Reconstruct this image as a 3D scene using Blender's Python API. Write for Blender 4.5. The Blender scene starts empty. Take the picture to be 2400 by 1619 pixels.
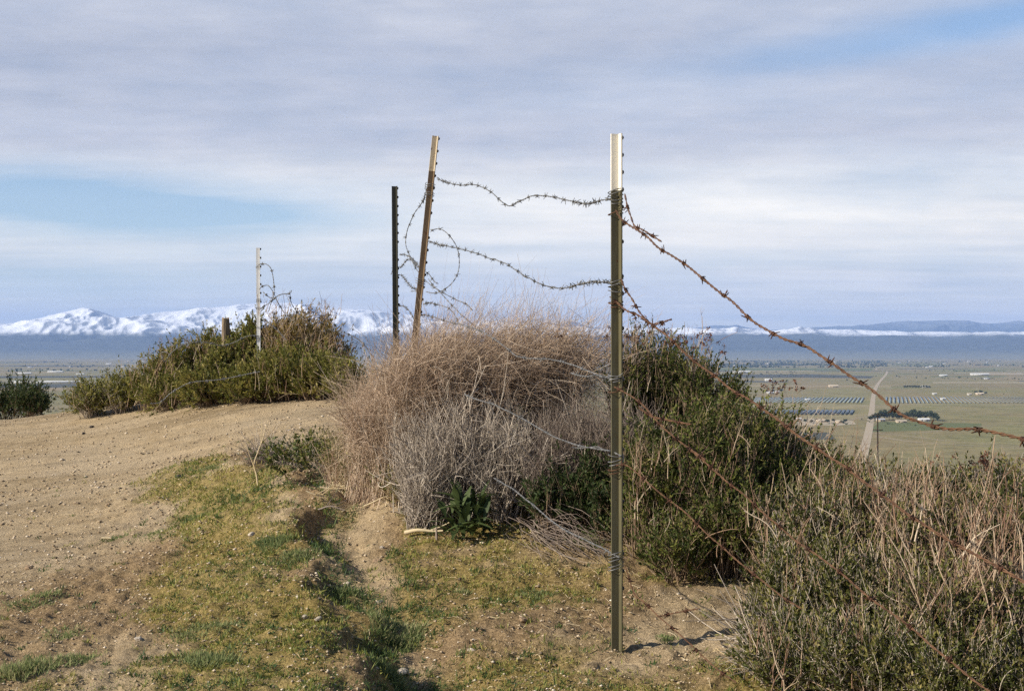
import bpy, math, random
import numpy as np
from mathutils import Vector, Matrix

# ------------------------------------------------------------------ basics
F, CX, YH = 3268.0, 1200.0, 821.0          # focal length in picture units, principal column, eye level
scene = bpy.context.scene
col = scene.collection
R = math.radians

def P(px, py, d):
    return np.array(((px - CX) / F * d, d, -(py - YH) / F * d))

# ------------------------------------------------------------------ noise
_rs = np.random.RandomState(7)
_perm = _rs.permutation(1024)
_grad = _rs.uniform(0, 2 * np.pi, 1024)
_gx, _gy = np.cos(_grad), np.sin(_grad)

def perlin(x, y):
    x = np.asarray(x, float); y = np.asarray(y, float)
    xi = np.floor(x).astype(int); yi = np.floor(y).astype(int)
    xf, yf = x - xi, y - yi
    u = xf * xf * xf * (xf * (xf * 6 - 15) + 10); v = yf * yf * yf * (yf * (yf * 6 - 15) + 10)
    def g(ix, iy, fx, fy):
        h = _perm[(_perm[ix & 1023] + iy) & 1023]
        return _gx[h] * fx + _gy[h] * fy
    a = g(xi, yi, xf, yf); b = g(xi + 1, yi, xf - 1, yf)
    c = g(xi, yi + 1, xf, yf - 1); d = g(xi + 1, yi + 1, xf - 1, yf - 1)
    return (a + (b - a) * u) * (1 - v) + (c + (d - c) * u) * v

def fbm(x, y, o=4, gain=.5):
    s = 0; a = 1.0
    for i in range(o):
        s = s + a * perlin(x * 2 ** i + 17.3 * i, y * 2 ** i - 9.1 * i); a *= gain
    return s

def ridged(x, y, o=5):
    s = 0; a = 1.0
    for i in range(o):
        s = s + a * (1 - 2.2 * np.abs(perlin(x * 2 ** i + 31.7 * i, y * 2 ** i + 5.3 * i))); a *= .5
    return s / 1.9

def sstep(a, b, x):
    t = np.clip((np.asarray(x, float) - a) / (b - a), 0, 1)
    return t * t * (3 - 2 * t)

# ------------------------------------------------------------------ mesh helpers
def np_mesh(name, V, Fc, rnd=None, smooth=False, attrs=None):
    V = np.asarray(V, np.float32); Fc = np.asarray(Fc, np.int32)
    me = bpy.data.meshes.new(name)
    me.vertices.add(len(V)); me.vertices.foreach_set('co', V.ravel())
    n, k = Fc.shape
    me.loops.add(n * k); me.loops.foreach_set('vertex_index', Fc.ravel())
    me.polygons.add(n); me.polygons.foreach_set('loop_start', np.arange(0, n * k, k, dtype=np.int32))
    if smooth:
        me.polygons.foreach_set('use_smooth', np.ones(n, bool))
    al = dict(attrs or {})
    if rnd is not None: al['rnd'] = rnd
    for an, av in al.items():
        a = me.attributes.new(an, 'FLOAT', 'POINT'); a.data.foreach_set('value', np.asarray(av, np.float32))
    me.update(calc_edges=True); me.validate()
    return me

def link(name, me, mat, parent=None):
    o = bpy.data.objects.new(name, me)
    if mat is not None and me is not None and len(me.materials) == 0: me.materials.append(mat)
    col.objects.link(o)
    if parent is not None: o.parent = parent
    return o

def tag(o, label, cat, group=None, kind=None):
    if label: o['label'] = label
    if cat: o['category'] = cat
    if group: o['group'] = group
    if kind: o['kind'] = kind
    return o

def thing(name, loc, label, cat, group=None):
    o = bpy.data.objects.new(name, None); o.empty_display_size = .1
    o.location = Vector(loc); col.objects.link(o)
    return tag(o, label, cat, group)

def cat_geo(parts):
    """parts: list of (V, F, rnd) with equal face size -> one"""
    Vs, Fs, Rs, off = [], [], [], 0
    for V, Fc, r in parts:
        Vs.append(V); Fs.append(Fc + off); Rs.append(r); off += len(V)
    return np.concatenate(Vs), np.concatenate(Fs), np.concatenate(Rs)

def tubes(paths, radii, sides=3, rng=None, rnd=None):
    paths = np.asarray(paths, float); N, K, _ = paths.shape
    rng = rng or np.random.RandomState(1)
    radii = np.broadcast_to(np.asarray(radii, float), (N, K)) if np.ndim(radii) != 1 else np.repeat(np.asarray(radii)[:, None], K, 1)
    t = np.gradient(paths, axis=1); t /= np.linalg.norm(t, axis=2, keepdims=True) + 1e-12
    ref = rng.normal(size=(N, 1, 3)); u = np.cross(t, ref); u /= np.linalg.norm(u, axis=2, keepdims=True) + 1e-9
    v = np.cross(t, u)
    a = np.arange(sides) * 2 * np.pi / sides
    V = paths[:, :, None, :] + radii[:, :, None, None] * (np.cos(a)[None, None, :, None] * u[:, :, None, :] + np.sin(a)[None, None, :, None] * v[:, :, None, :])
    idx = np.arange(N * K * sides).reshape(N, K, sides)
    nx = np.roll(idx, -1, axis=2)
    Fc = np.stack([idx[:, :-1], nx[:, :-1], nx[:, 1:], idx[:, 1:]], -1).reshape(-1, 4)
    if rnd is None: rnd = rng.rand(N)
    return V.reshape(-1, 3), Fc, np.repeat(np.broadcast_to(rnd, (N,)), K * sides)

def leaves(pos, d, L, W, rng, rnd=None):
    n = len(pos)
    d = d / (np.linalg.norm(d, axis=1, keepdims=True) + 1e-9)
    s = np.cross(d, rng.normal(size=(n, 3))); s /= np.linalg.norm(s, axis=1, keepdims=True) + 1e-9
    L = np.broadcast_to(L, (n,))[:, None]; W = np.broadcast_to(W, (n,))[:, None]
    V = np.stack([pos, pos + d * L * .5 + s * W, pos + d * L, pos + d * L * .5 - s * W], 1).reshape(-1, 3)
    Fc = np.arange(4 * n).reshape(n, 4)
    if rnd is None: rnd = rng.rand(n)
    return V, Fc, np.repeat(rnd, 4)

def box(x0, x1, y0, y1, z0, z1):
    V = np.array([(x, y, z) for z in (z0, z1) for y in (y0, y1) for x in (x0, x1)], float)
    Fc = np.array([(0, 2, 3, 1), (4, 5, 7, 6), (0, 1, 5, 4), (2, 6, 7, 3), (0, 4, 6, 2), (1, 3, 7, 5)])
    return V, Fc, np.full(8, .5)

def catmull(pts, step):
    pts = [np.asarray(p, float) for p in pts]
    pts = [2 * pts[0] - pts[1]] + pts + [2 * pts[-1] - pts[-2]]
    out = []
    for i in range(1, len(pts) - 2):
        p0, p1, p2, p3 = pts[i - 1:i + 3]
        m = max(2, int(np.linalg.norm(p2 - p1) / step))
        t = np.linspace(0, 1, m, endpoint=False)[:, None]
        out.append(.5 * (2 * p1 + (p2 - p0) * t + (2 * p0 - 5 * p1 + 4 * p2 - p3) * t ** 2 + (3 * p1 - p0 - 3 * p2 + p3) * t ** 3))
    out.append(pts[-2][None])
    return np.concatenate(out)

# ------------------------------------------------------------------ materials
class NT:
    def __init__(s, nt): s.nt = nt; nt.nodes.clear()
    def n(s, t, **kw):
        nd = s.nt.nodes.new(t)
        ins = kw.pop('ins', {})
        for k, v in kw.items(): setattr(nd, k, v)
        for k, v in ins.items():
            if hasattr(v, 'is_output') or isinstance(v, bpy.types.NodeSocket): s.nt.links.new(v, nd.inputs[k])
            else: nd.inputs[k].default_value = v
        return nd
    def l(s, a, b): s.nt.links.new(a, b)
    def math(s, op, a, b=0.0, c=None, clamp=False):
        nd = s.nt.nodes.new('ShaderNodeMath'); nd.operation = op; nd.use_clamp = clamp
        for i, v in enumerate((a, b) if c is None else (a, b, c)):
            if isinstance(v, bpy.types.NodeSocket): s.l(v, nd.inputs[i])
            else: nd.inputs[i].default_value = v
        return nd.outputs[0]
    def ramp(s, fac, stops, interp='LINEAR'):
        nd = s.nt.nodes.new('ShaderNodeValToRGB'); cr = nd.color_ramp; cr.interpolation = interp
        while len(cr.elements) < len(stops): cr.elements.new(.5)
        for e, (p, c) in zip(cr.elements, stops):
            e.position = p; e.color = (*c, 1) if len(c) == 3 else c
        s.l(fac, nd.inputs[0]); return nd.outputs[0]
    def mix(s, fac, a, b, mode='MIX'):
        nd = s.nt.nodes.new('ShaderNodeMix'); nd.data_type = 'RGBA'; nd.blend_type = mode
        for sock, v in ((nd.inputs[0], fac), (nd.inputs[6], a), (nd.inputs[7], b)):
            if isinstance(v, bpy.types.NodeSocket): s.l(v, sock)
            else: sock.default_value = v if isinstance(v, (int, float)) else ((*v, 1) if len(v) == 3 else v)
        return nd.outputs[2]
    def noise(s, vec, scale, detail=4, rough=.55, out=0):
        nd = s.n('ShaderNodeTexNoise', ins={'Scale': scale, 'Detail': detail, 'Roughness': rough})
        if vec is not None: s.l(vec, nd.inputs['Vector'])
        return nd.outputs[out]
    def attr(s, name):
        return s.n('ShaderNodeAttribute', attribute_name=name).outputs['Fac']

def new_mat(name):
    m = bpy.data.materials.new(name); m.use_nodes = True
    return m, NT(m.node_tree)

def finish(nt, color, rough=.8, metal=0.0, bump=None, bump_d=.01, bump_s=1.0, spec=.3):
    b = nt.n('ShaderNodeBsdfPrincipled', ins={'Roughness': rough, 'Metallic': metal, 'Specular IOR Level': spec})
    if isinstance(color, bpy.types.NodeSocket): nt.l(color, b.inputs['Base Color'])
    else: b.inputs['Base Color'].default_value = (*color, 1)
    if bump is not None:
        bp = nt.n('ShaderNodeBump', ins={'Distance': bump_d, 'Strength': bump_s}); nt.l(bump, bp.inputs['Height'])
        nt.l(bp.outputs[0], b.inputs['Normal'])
    o = nt.n('ShaderNodeOutputMaterial'); nt.l(b.outputs[0], o.inputs[0])
    return b, o

def ramp_mat(name, stops, rough=.8, spec=.2):
    m, nt = new_mat(name); finish(nt, nt.ramp(nt.attr('rnd'), stops), rough, spec=spec); return m

def leaf_mat(name, stops, trans=.25):
    m, nt = new_mat(name)
    c = nt.ramp(nt.attr('rnd'), stops)
    d = nt.n('ShaderNodeBsdfPrincipled', ins={'Roughness': .6, 'Specular IOR Level': .25}); nt.l(c, d.inputs['Base Color'])
    t = nt.n('ShaderNodeBsdfTranslucent'); nt.l(c, t.inputs[0])
    mx = nt.n('ShaderNodeMixShader', ins={0: trans}); nt.l(d.outputs[0], mx.inputs[1]); nt.l(t.outputs[0], mx.inputs[2])
    o = nt.n('ShaderNodeOutputMaterial'); nt.l(mx.outputs[0], o.inputs[0])
    return m

M = {}
M['leaf_green'] = leaf_mat('shrub_leaf_green', [(0, (.022, .036, .009)), (.4, (.062, .085, .016)), (.75, (.15, .165, .034)), (1, (.30, .27, .08))])
M['leaf_olive'] = leaf_mat('shrub_leaf_olive', [(0, (.03, .038, .010)), (.4, (.085, .098, .022)), (.75, (.19, .175, .048)), (1, (.36, .29, .12))])
M['leaf_brown'] = leaf_mat('shrub_leaf_brown', [(0, (.06, .05, .015)), (.35, (.17, .13, .032)), (.7, (.31, .22, .06)), (1, (.46, .34, .14))])
M['leaf_bright_olive'] = leaf_mat('shrub_leaf_bright_olive', [(0, (.05, .06, .014)), (.35, (.13, .14, .028)), (.7, (.26, .235, .055)), (1, (.42, .34, .13))], .35)  # brighter, yellower olive leaf of the roadside shrubs
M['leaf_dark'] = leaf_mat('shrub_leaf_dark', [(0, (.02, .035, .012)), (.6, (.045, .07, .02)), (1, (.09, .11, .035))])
M['leaf_broad'] = leaf_mat('broad_leaf', [(0, (.03, .05, .018)), (1, (.10, .135, .045))], .3)
M['grass'] = leaf_mat('ground_grass', [(0, (.04, .08, .028)), (.3, (.09, .135, .04)), (.55, (.20, .215, .045)), (.8, (.31, .28, .07)), (1, (.42, .32, .14))], .3)
M['tuft'] = leaf_mat('tuft_grass', [(0, (.09, .135, .045)), (.4, (.19, .235, .09)), (.75, (.31, .32, .14)), (1, (.48, .41, .22))], .42)
M['tan_twig'] = ramp_mat('tan_twig', [(0, (.20, .14, .095)), (.35, (.40, .29, .205)), (.75, (.56, .43, .32)), (1, (.72, .60, .47))])
M['grey_twig'] = ramp_mat('grey_twig', [(0, (.16, .13, .105)), (.4, (.34, .285, .235)), (.8, (.50, .43, .35)), (1, (.66, .58, .48))])
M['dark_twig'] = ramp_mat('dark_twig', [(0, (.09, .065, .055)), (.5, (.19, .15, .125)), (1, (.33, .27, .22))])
M['stalk'] = ramp_mat('dry_stalk', [(0, (.20, .115, .075)), (.4, (.32, .215, .145)), (.75, (.45, .34, .235)), (1, (.57, .47, .35))])
M['bark'] = ramp_mat('shrub_wood', [(0, (.12, .085, .06)), (1, (.28, .2, .13))])
M['straw'] = ramp_mat('straw', [(0, (.3, .22, .12)), (.5, (.45, .35, .2)), (1, (.6, .5, .33))])
M['seed'] = ramp_mat('seed_head', [(0, (.07, .03, .02)), (1, (.16, .07, .04))])
M['gravel'] = ramp_mat('gravel', [(0, (.10, .08, .06)), (.3, (.3, .22, .14)), (.8, (.48, .38, .26)), (.93, (.55, .46, .35)), (1, (.66, .58, .47))], .9)

def stone_mat(name, c):
    m, nt = new_mat(name)
    tc = nt.n('ShaderNodeTexCoord').outputs['Object']
    nz = nt.noise(tc, 40, 6)
    finish(nt, nt.mix(nz, [v * .65 for v in c], [min(1, v * 1.3) for v in c]), .9, bump=nz, bump_d=.004); return m
M['stone_white'] = stone_mat('pale_stone', (.42, .36, .285))
M['stone_brown'] = stone_mat('brown_stone', (.26, .18, .11))
M['stone_dark'] = stone_mat('dark_stone', (.07, .06, .055))

def painted_steel(name, base, dark, rust, amount, rough=.5, metal=0.0):
    m, nt = new_mat(name)
    pos = nt.n('ShaderNodeTexCoord').outputs['Object']
    st = nt.n('ShaderNodeMapping', ins={'Scale': (60, 60, 7)}); nt.l(pos, st.inputs[0])
    n1 = nt.noise(st.outputs[0], 1.0, 5, .65)
    c = nt.mix(nt.ramp(n1, [(.3, (0, 0, 0)), (.7, (1, 1, 1))]), dark, base)
    n2 = nt.noise(pos, 55, 5, .6)
    spot = nt.ramp(n2, [(amount, (0, 0, 0)), (amount + .05, (1, 1, 1))])
    c = nt.mix(spot, c, rust)
    finish(nt, c, rough, metal, bump=n2, bump_d=.0003, bump_s=.25, spec=.35); return m
M['post_olive'] = painted_steel('olive_painted_steel', (.135, .122, .068), (.075, .066, .038), (.11, .05, .025), .67)
M['post_brown'] = painted_steel('brown_weathered_steel', (.2, .145, .09), (.11, .075, .045), (.13, .06, .03), .6)
M['post_dark'] = painted_steel('dark_green_painted_steel', (.05, .05, .036), (.03, .03, .024), (.09, .05, .03), .68)
M['post_zinc'] = painted_steel('galvanised_steel', (.72, .72, .71), (.56, .56, .55), (.22, .16, .11), .72, .45, .35)
M['tip_white'] = painted_steel('white_paint', (.82, .78, .68), (.74, .69, .58), (.14, .06, .03), .665, .6)
M['tip_cream'] = painted_steel('worn_cream_paint', (.55, .48, .36), (.38, .31, .22), (.14, .08, .04), .6, .6)
M['stud'] = painted_steel('stud_steel', (.06, .05, .035), (.03, .025, .02), (.1, .05, .03), .6)

def wire_mat(name, a, b, rough, metal):
    m, nt = new_mat(name)
    pos = nt.n('ShaderNodeNewGeometry').outputs['Position']
    n1 = nt.noise(pos, 45, 5, .65)
    c = nt.mix(nt.ramp(n1, [(.35, (0, 0, 0)), (.65, (1, 1, 1))]), a, b)
    finish(nt, c, rough, metal, bump=n1, bump_d=.001); return m
M['zinc'] = wire_mat('galvanised_wire', (.10, .10, .098), (.25, .25, .25), .55, .4)
M['rust'] = wire_mat('rusty_wire', (.06, .028, .016), (.16, .085, .046), .85, 0.0)
M['darkrust'] = wire_mat('dark_rusty_wire', (.04, .02, .013), (.095, .042, .024), .85, 0.0)

# ------------------------------------------------------------------ near terrain
CP = [P(1453, 1528, 4.7), P(1200, 1600, 4.35), P(800, 1600, 4.35), P(100, 1600, 4.4), P(1800, 1600, 4.3),
      P(1050, 1240, 6.4), P(1300, 1260, 6.2), P(1620, 1400, 5.35),
      (1.2, 5, -.93), (2.0, 5, -1.0), (3, 5, -1.15), (4.5, 5, -1.5),
      (.7, 6.5, -.82), (1.5, 6.5, -1.05), (2.5, 6.5, -1.45), (4.5, 7.5, -2.1),
      (-.45, 7.2, -.66), (-.75, 8.6, -.6), (.2, 7.6, -.68), (.2, 9, -.62), (1.0, 9, -.95), (2.5, 9, -1.9), (4, 11, -2.8),
      P(300, 1250, 7.8), P(100, 1150, 10.2), P(400, 1080, 11.4), P(60, 1050, 14), P(600, 1000, 12.3), P(740, 985, 11),
      P(600, 957, 13.8), P(300, 976, 15.3), P(40, 991, 16), P(-300, 1010, 16),
      (-6, 21, -1.9), (-3, 19.5, -.75), (-3, 25, -3.0), (-8, 25, -3.4), (-10, 18, -1.6),
      (-2.7, 15.3, -.36), (-1.5, 15, -.42), (-.7, 15, -.55), (.2, 14, -.9), (1.4, 14, -1.7), (-1.2, 12, -.56), (-.3, 11.5, -.62), (1, 12, -1.35),
      (0, 0, -1.15), (-3, 0, -1.12), (3, 0, -1.35), (0, -5, -1.2), (-6, 4, -1.08), (-6, 9, -1.05), (-8, 0, -1.2), (7, 2, -2.0), (8, 8, -3.2), (6, 16, -3.8),
      (-10, 10, -1.2), (0, 20, -2.6), (3, 20, -3.6)]
CP = np.array(CP)
def _tps(r2): return np.where(r2 > 1e-12, .5 * r2 * np.log(np.maximum(r2, 1e-12)), 0)
_n = len(CP)
_A = np.zeros((_n + 3, _n + 3)); _d = CP[:, None, :2] - CP[None, :, :2]
_A[:_n, :_n] = _tps((_d ** 2).sum(-1)) + np.eye(_n) * .02
_A[:_n, _n] = 1; _A[:_n, _n + 1:] = CP[:, :2]; _A[_n, :_n] = 1; _A[_n + 1:, :_n] = CP[:, :2].T
_w = np.linalg.solve(_A, np.concatenate([CP[:, 2], np.zeros(3)]))

CREST = np.array([(-1.95, 9.7), (-1.3, 8.2), (-1.0, 6.7), (-.9, 5.9), (-.62, 4.85), (-.5, 4.25), (-.3, 3.0), (-.1, 1.0)])
def crest_sd(x, y):
    """signed distance to the berm's edge: > 0 on its gully side"""
    best = np.full(np.shape(x), 1e9); sg = np.ones(np.shape(x)); tt = np.zeros(np.shape(x))
    for i in range(len(CREST) - 1):
        a, b = CREST[i], CREST[i + 1]; e = b - a; L2 = e @ e
        t = np.clip(((x - a[0]) * e[0] + (y - a[1]) * e[1]) / L2, 0, 1)
        dx, dy = x - a[0] - t * e[0], y - a[1] - t * e[1]; d = np.hypot(dx, dy)
        m = d < best
        best = np.where(m, d, best); sg = np.where(m, np.sign(e[0] * dy - e[1] * dx), sg); tt = np.where(m, i + t, tt)
    return best * sg, tt

def road_mask(x, y):
    edge = np.interp(y, [0, 5, 7, 9, 11, 11.8, 30], [-2.1, -2.15, -2.3, -2.55, -2.5, -.6, -.3])
    w = perlin(x * .9 + 4, y * .9) * .35
    return sstep(.35, -.35, x - edge + w)

def hill(x, y):
    r = np.hypot(x, y)
    z = np.interp(r, [0, 30, 100, 260, 600, 1230, 60000], [-1.2, -4.2, -10.5, -24.5, -56, -100, -100])
    z = z + sstep(25, 120, r) * sstep(1300, 700, r) * 2.6 * fbm(x / 90, y / 90, 4)
    back = sstep(2, -30, y)
    return z + back * sstep(20, 300, r) * sstep(4000, 400, r) * np.minimum(.0, 0) * r

def G(x, y, fine=True):
    x = np.atleast_1d(np.asarray(x, float)); y = np.atleast_1d(np.asarray(y, float))
    r = np.hypot(x, y - 6)
    near = r < 40
    z = hill(x, y)
    if near.any():
        xn, yn = x[near], y[near]
        zn = np.full(xn.shape, _w[_n]) + _w[_n + 1] * xn + _w[_n + 2] * yn
        for i in range(_n): zn = zn + _w[i] * _tps((xn - CP[i, 0]) ** 2 + (yn - CP[i, 1]) ** 2)
        sd, tt = crest_sd(xn, yn)
        wob = .16 * perlin(xn * 1.7, yn * 1.7) + .10 * perlin(xn * 5, yn * 5)
        sd = sd + wob
        ga = np.interp(yn, [0, 3.6, 4.4, 5.1, 5.6, 6.1, 6.7, 7.3, 8.0, 8.8, 9.6], [.8, .8, .95, .7, .3, .55, .95, .6, .95, .7, 0])
        ga = ga * (1 + .5 * perlin(xn * .7 + 9, yn * 1.6))
        berm = np.where(sd < 0, np.exp(-(sd / .45) ** 2), np.exp(-(sd / .12) ** 2))
        gully = np.exp(-((sd - .2) / .17) ** 2)
        zn = zn + sstep(0, 1.3, tt) * sstep(11, 9, yn) * .075 * berm - ga * .07 * gully
        zn = zn + .03 * np.exp(-((sd - .02) / .25) ** 2) * fbm(xn * 4 + 5, yn * 4, 3) * sstep(10, 9, yn)
        # rut between the berm and the shrubs, and a low lip in front of the twig pile
        rd = road_mask(xn, yn)
        rough = (1 - rd)
        zn = zn + rough * (.03 * fbm(xn * 1.7, yn * 1.7, 3) + .014 * fbm(xn * 6, yn * 6, 3)) + rd * .016 * fbm(xn * .9, yn * 2.2, 3)
        if fine:
            cl = np.clip(fbm(xn * 15, yn * 15, 3), -.45, .6)
            zn = zn + (.020 * rough + .006 * rd) * cl + (.006 * rough + .003) * fbm(xn * 47, yn * 47, 2)
            lump = sstep(.12, .5, fbm(xn * 9 + 3, yn * 9, 2)) * sstep(-.1, .35, fbm(xn * 1.1, yn * 1.1 + 9, 2))
            zn = zn + rough * .013 * lump
        # wheel tracks
        for off in (0.0, 1.5):
            yc = np.interp(xn, [-9, -6, -4, -2, -.5], [9.6, 10.4, 11.0, 11.6, 11.7]) + off * 1.15 + .12 * perlin(xn * .8, xn * 0 + off)
            q = np.abs(yn - yc)
            zn = zn - rd * (.032 * np.exp(-(q / .19) ** 2) - .02 * np.exp(-((q - .38) / .13) ** 2))
        w = sstep(24, 38, r[near])
        z[near] = zn * (1 - w) + z[near] * w
    return z

def hit(px, py, d0=2.5, d1=40.):
    d = np.geomspace(d0, d1, 1500)
    x = (px - CX) / F * d; zr = -(py - YH) / F * d
    g = G(x, d, False)
    k = np.argmax(zr <= g)
    return np.array((x[k], d[k], g[k]))

def moss_mask(x, y):
    rd = road_mask(x, y)
    sd, tt = crest_sd(x, y)
    n = fbm(x * 1.3 + 3, y * 1.3, 4) + .5 * fbm(x * 5, y * 5, 3)
    berm = np.exp(-((sd + .32) / .42) ** 2) * sstep(3.0, 4.3, y) * sstep(11.5, 9.2, y)
    lo = np.interp(y, [4, 5.5, 6.5, 7.5], [.10, .16, .30, .32]); flat = sstep(lo, lo + .22, sd) * .68 * sstep(8.6, 7.4, y) * (1 - .8 * np.exp(-(((x - .72) / .33) ** 2 + ((y - 5.15) / .45) ** 2)))
    gul = np.exp(-((sd - .16) / .22) ** 2) * .66 * sstep(9.8, 8.8, y)
    lowleft = sstep(6.8, 5.0, y) * sstep(.2, -.4, sd) * .42
    v = np.maximum.reduce([berm, flat, gul, lowleft]) + .42 * n
    return np.clip(sstep(.42, .85, v) * (1 - .95 * rd), 0, 1)

def soil_mask(x, y):
    sd, tt = crest_sd(x, y)
    n = fbm(x * 1.1 - 8, y * 1.1 + 2, 4) + .4 * fbm(x * 4, y * 4, 3)
    ll = np.exp(-(((x + 1.75) / .75) ** 2 + ((y - 5.6) / 1.7) ** 2)) * 1.0
    edge = np.exp(-((sd - .02) / .12) ** 2) * .9 + np.exp(-((sd + .05) / .22) ** 2) * sstep(6.2, 5.2, y) * .7
    right = sstep(.15, .45, sd) * sstep(7.4, 6.2, y) * .8 * (1 - .9 * np.exp(-(((x - .72) / .33) ** 2 + ((y - 5.15) / .45) ** 2)))
    return np.clip(sstep(.3, .8, np.maximum.reduce([ll, edge, right]) + .5 * n) * (1 - road_mask(x, y)), 0, 1)

# ------------------------------------------------------------------ the ground sheet
def build_ground():
    a_f = np.arange(-34, 34.01, .125)
    a_m = np.concatenate([np.arange(-80, -34, 1.0), a_f, np.arange(35, 81, 1.0)])
    ang = np.radians(np.concatenate([np.arange(-180, -80, 4.0), a_m, np.arange(84, 180, 4.0)]))
    rr = [.4, 1.0, 1.6, 2.2, 2.7]
    r = 3.0
    while r < 44000:
        rr.append(r)
        r *= 1.0042 if r < 17 else (1.012 if r < 60 else 1.03)
    rr = np.array(rr)
    A, RR = np.meshgrid(ang, rr)
    x, y = np.sin(A) * RR, np.cos(A) * RR
    z = G(x.ravel(), y.ravel())
    nr, na = x.shape
    V = np.stack([x.ravel(), y.ravel(), z], 1)
    V = np.concatenate([V, [[0, 0, -1.15]]])
    i = np.arange(nr * na).reshape(nr, na); j = np.roll(i, -1, axis=1)
    Fq = np.stack([i[:-1], j[:-1], j[1:], i[1:]], -1).reshape(-1, 4)
    # centre fan as degenerate-free quads is not possible; close with a small disc of triangles as quads via midpoints
    near = np.hypot(V[:, 0], V[:, 1]) < 60
    moss = np.zeros(len(V)); soil = np.zeros(len(V)); road = np.zeros(len(V))
    moss[near] = moss_mask(V[near, 0], V[near, 1]); soil[near] = soil_mask(V[near, 0], V[near, 1]); road[near] = road_mask(V[near, 0], V[near, 1])
    me = np_mesh('ground', V[:-1], Fq, smooth=True, attrs={'moss': moss[:-1], 'soil': soil[:-1], 'road': road[:-1]})
    me.materials.append(ground_near()); me.materials.append(ground_far())
    rad = np.hypot(V[Fq[:, 0], 0], V[Fq[:, 0], 1])
    me.polygons.foreach_set('material_index', (rad > 45).astype(np.int32))
    o = link('ground', me, None); o['kind'] = 'structure'
    return o

def ground_near():
    m, nt = new_mat('dirt_ground')
    pos = nt.n('ShaderNodeNewGeometry').outputs['Position']
    n_big = nt.noise(pos, .9, 4); n_mid = nt.noise(pos, 7, 5, .6); n_fine = nt.noise(pos, 60, 6, .7); n_grit = nt.noise(pos, 190, 4, .7)
    dirt = nt.ramp(n_mid, [(.3, (.35, .26, .155)), (.5, (.44, .335, .205)), (.72, (.53, .415, .27))])
    dirt = nt.mix(nt.ramp(n_big, [(.4, (0, 0, 0)), (.65, (1, 1, 1))]), dirt, (.47, .37, .245))
    soil = nt.ramp(n_fine, [(.3, (.13, .085, .042)), (.55, (.30, .205, .11)), (.75, (.43, .315, .18))])
    moss = nt.ramp(n_fine, [(.3, (.15, .12, .035)), (.5, (.28, .215, .065)), (.72, (.42, .31, .13))])
    smp = nt.n('ShaderNodeMapping', ins={'Scale': (.35, 3.2, 1)}); nt.l(pos, smp.inputs[0])
    streak = nt.noise(smp.outputs[0], 1.0, 5, .6)
    dirt = nt.mix(1.0, dirt, nt.ramp(streak, [(.33, (.66, .655, .64)), (.5, (.94, .945, .945)), (.68, (1.1, 1.1, 1.09))]), 'MULTIPLY')
    c = nt.mix(nt.math('MULTIPLY', nt.attr('soil'), .85), dirt, soil)
    c = nt.mix(nt.math('MULTIPLY', nt.attr('moss'), .8), c, moss)
    g = nt.ramp(n_grit, [(.32, (.42, .38, .33)), (.47, (1, 1, 1)), (.68, (1.3, 1.27, 1.22))])
    c = nt.mix(1.0, c, g, 'MULTIPLY')
    f2 = nt.ramp(n_fine, [(.3, (.72, .7, .68)), (.55, (1, 1, 1)), (.75, (1.15, 1.14, 1.12))])
    c = nt.mix(1.0, c, f2, 'MULTIPLY')
    h = nt.math('ADD', nt.math('MULTIPLY', n_fine, 1.0), nt.math('MULTIPLY', n_grit, .45))
    finish(nt, c, .95, bump=h, bump_d=.016, bump_s=1.0, spec=.1)
    return m

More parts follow.
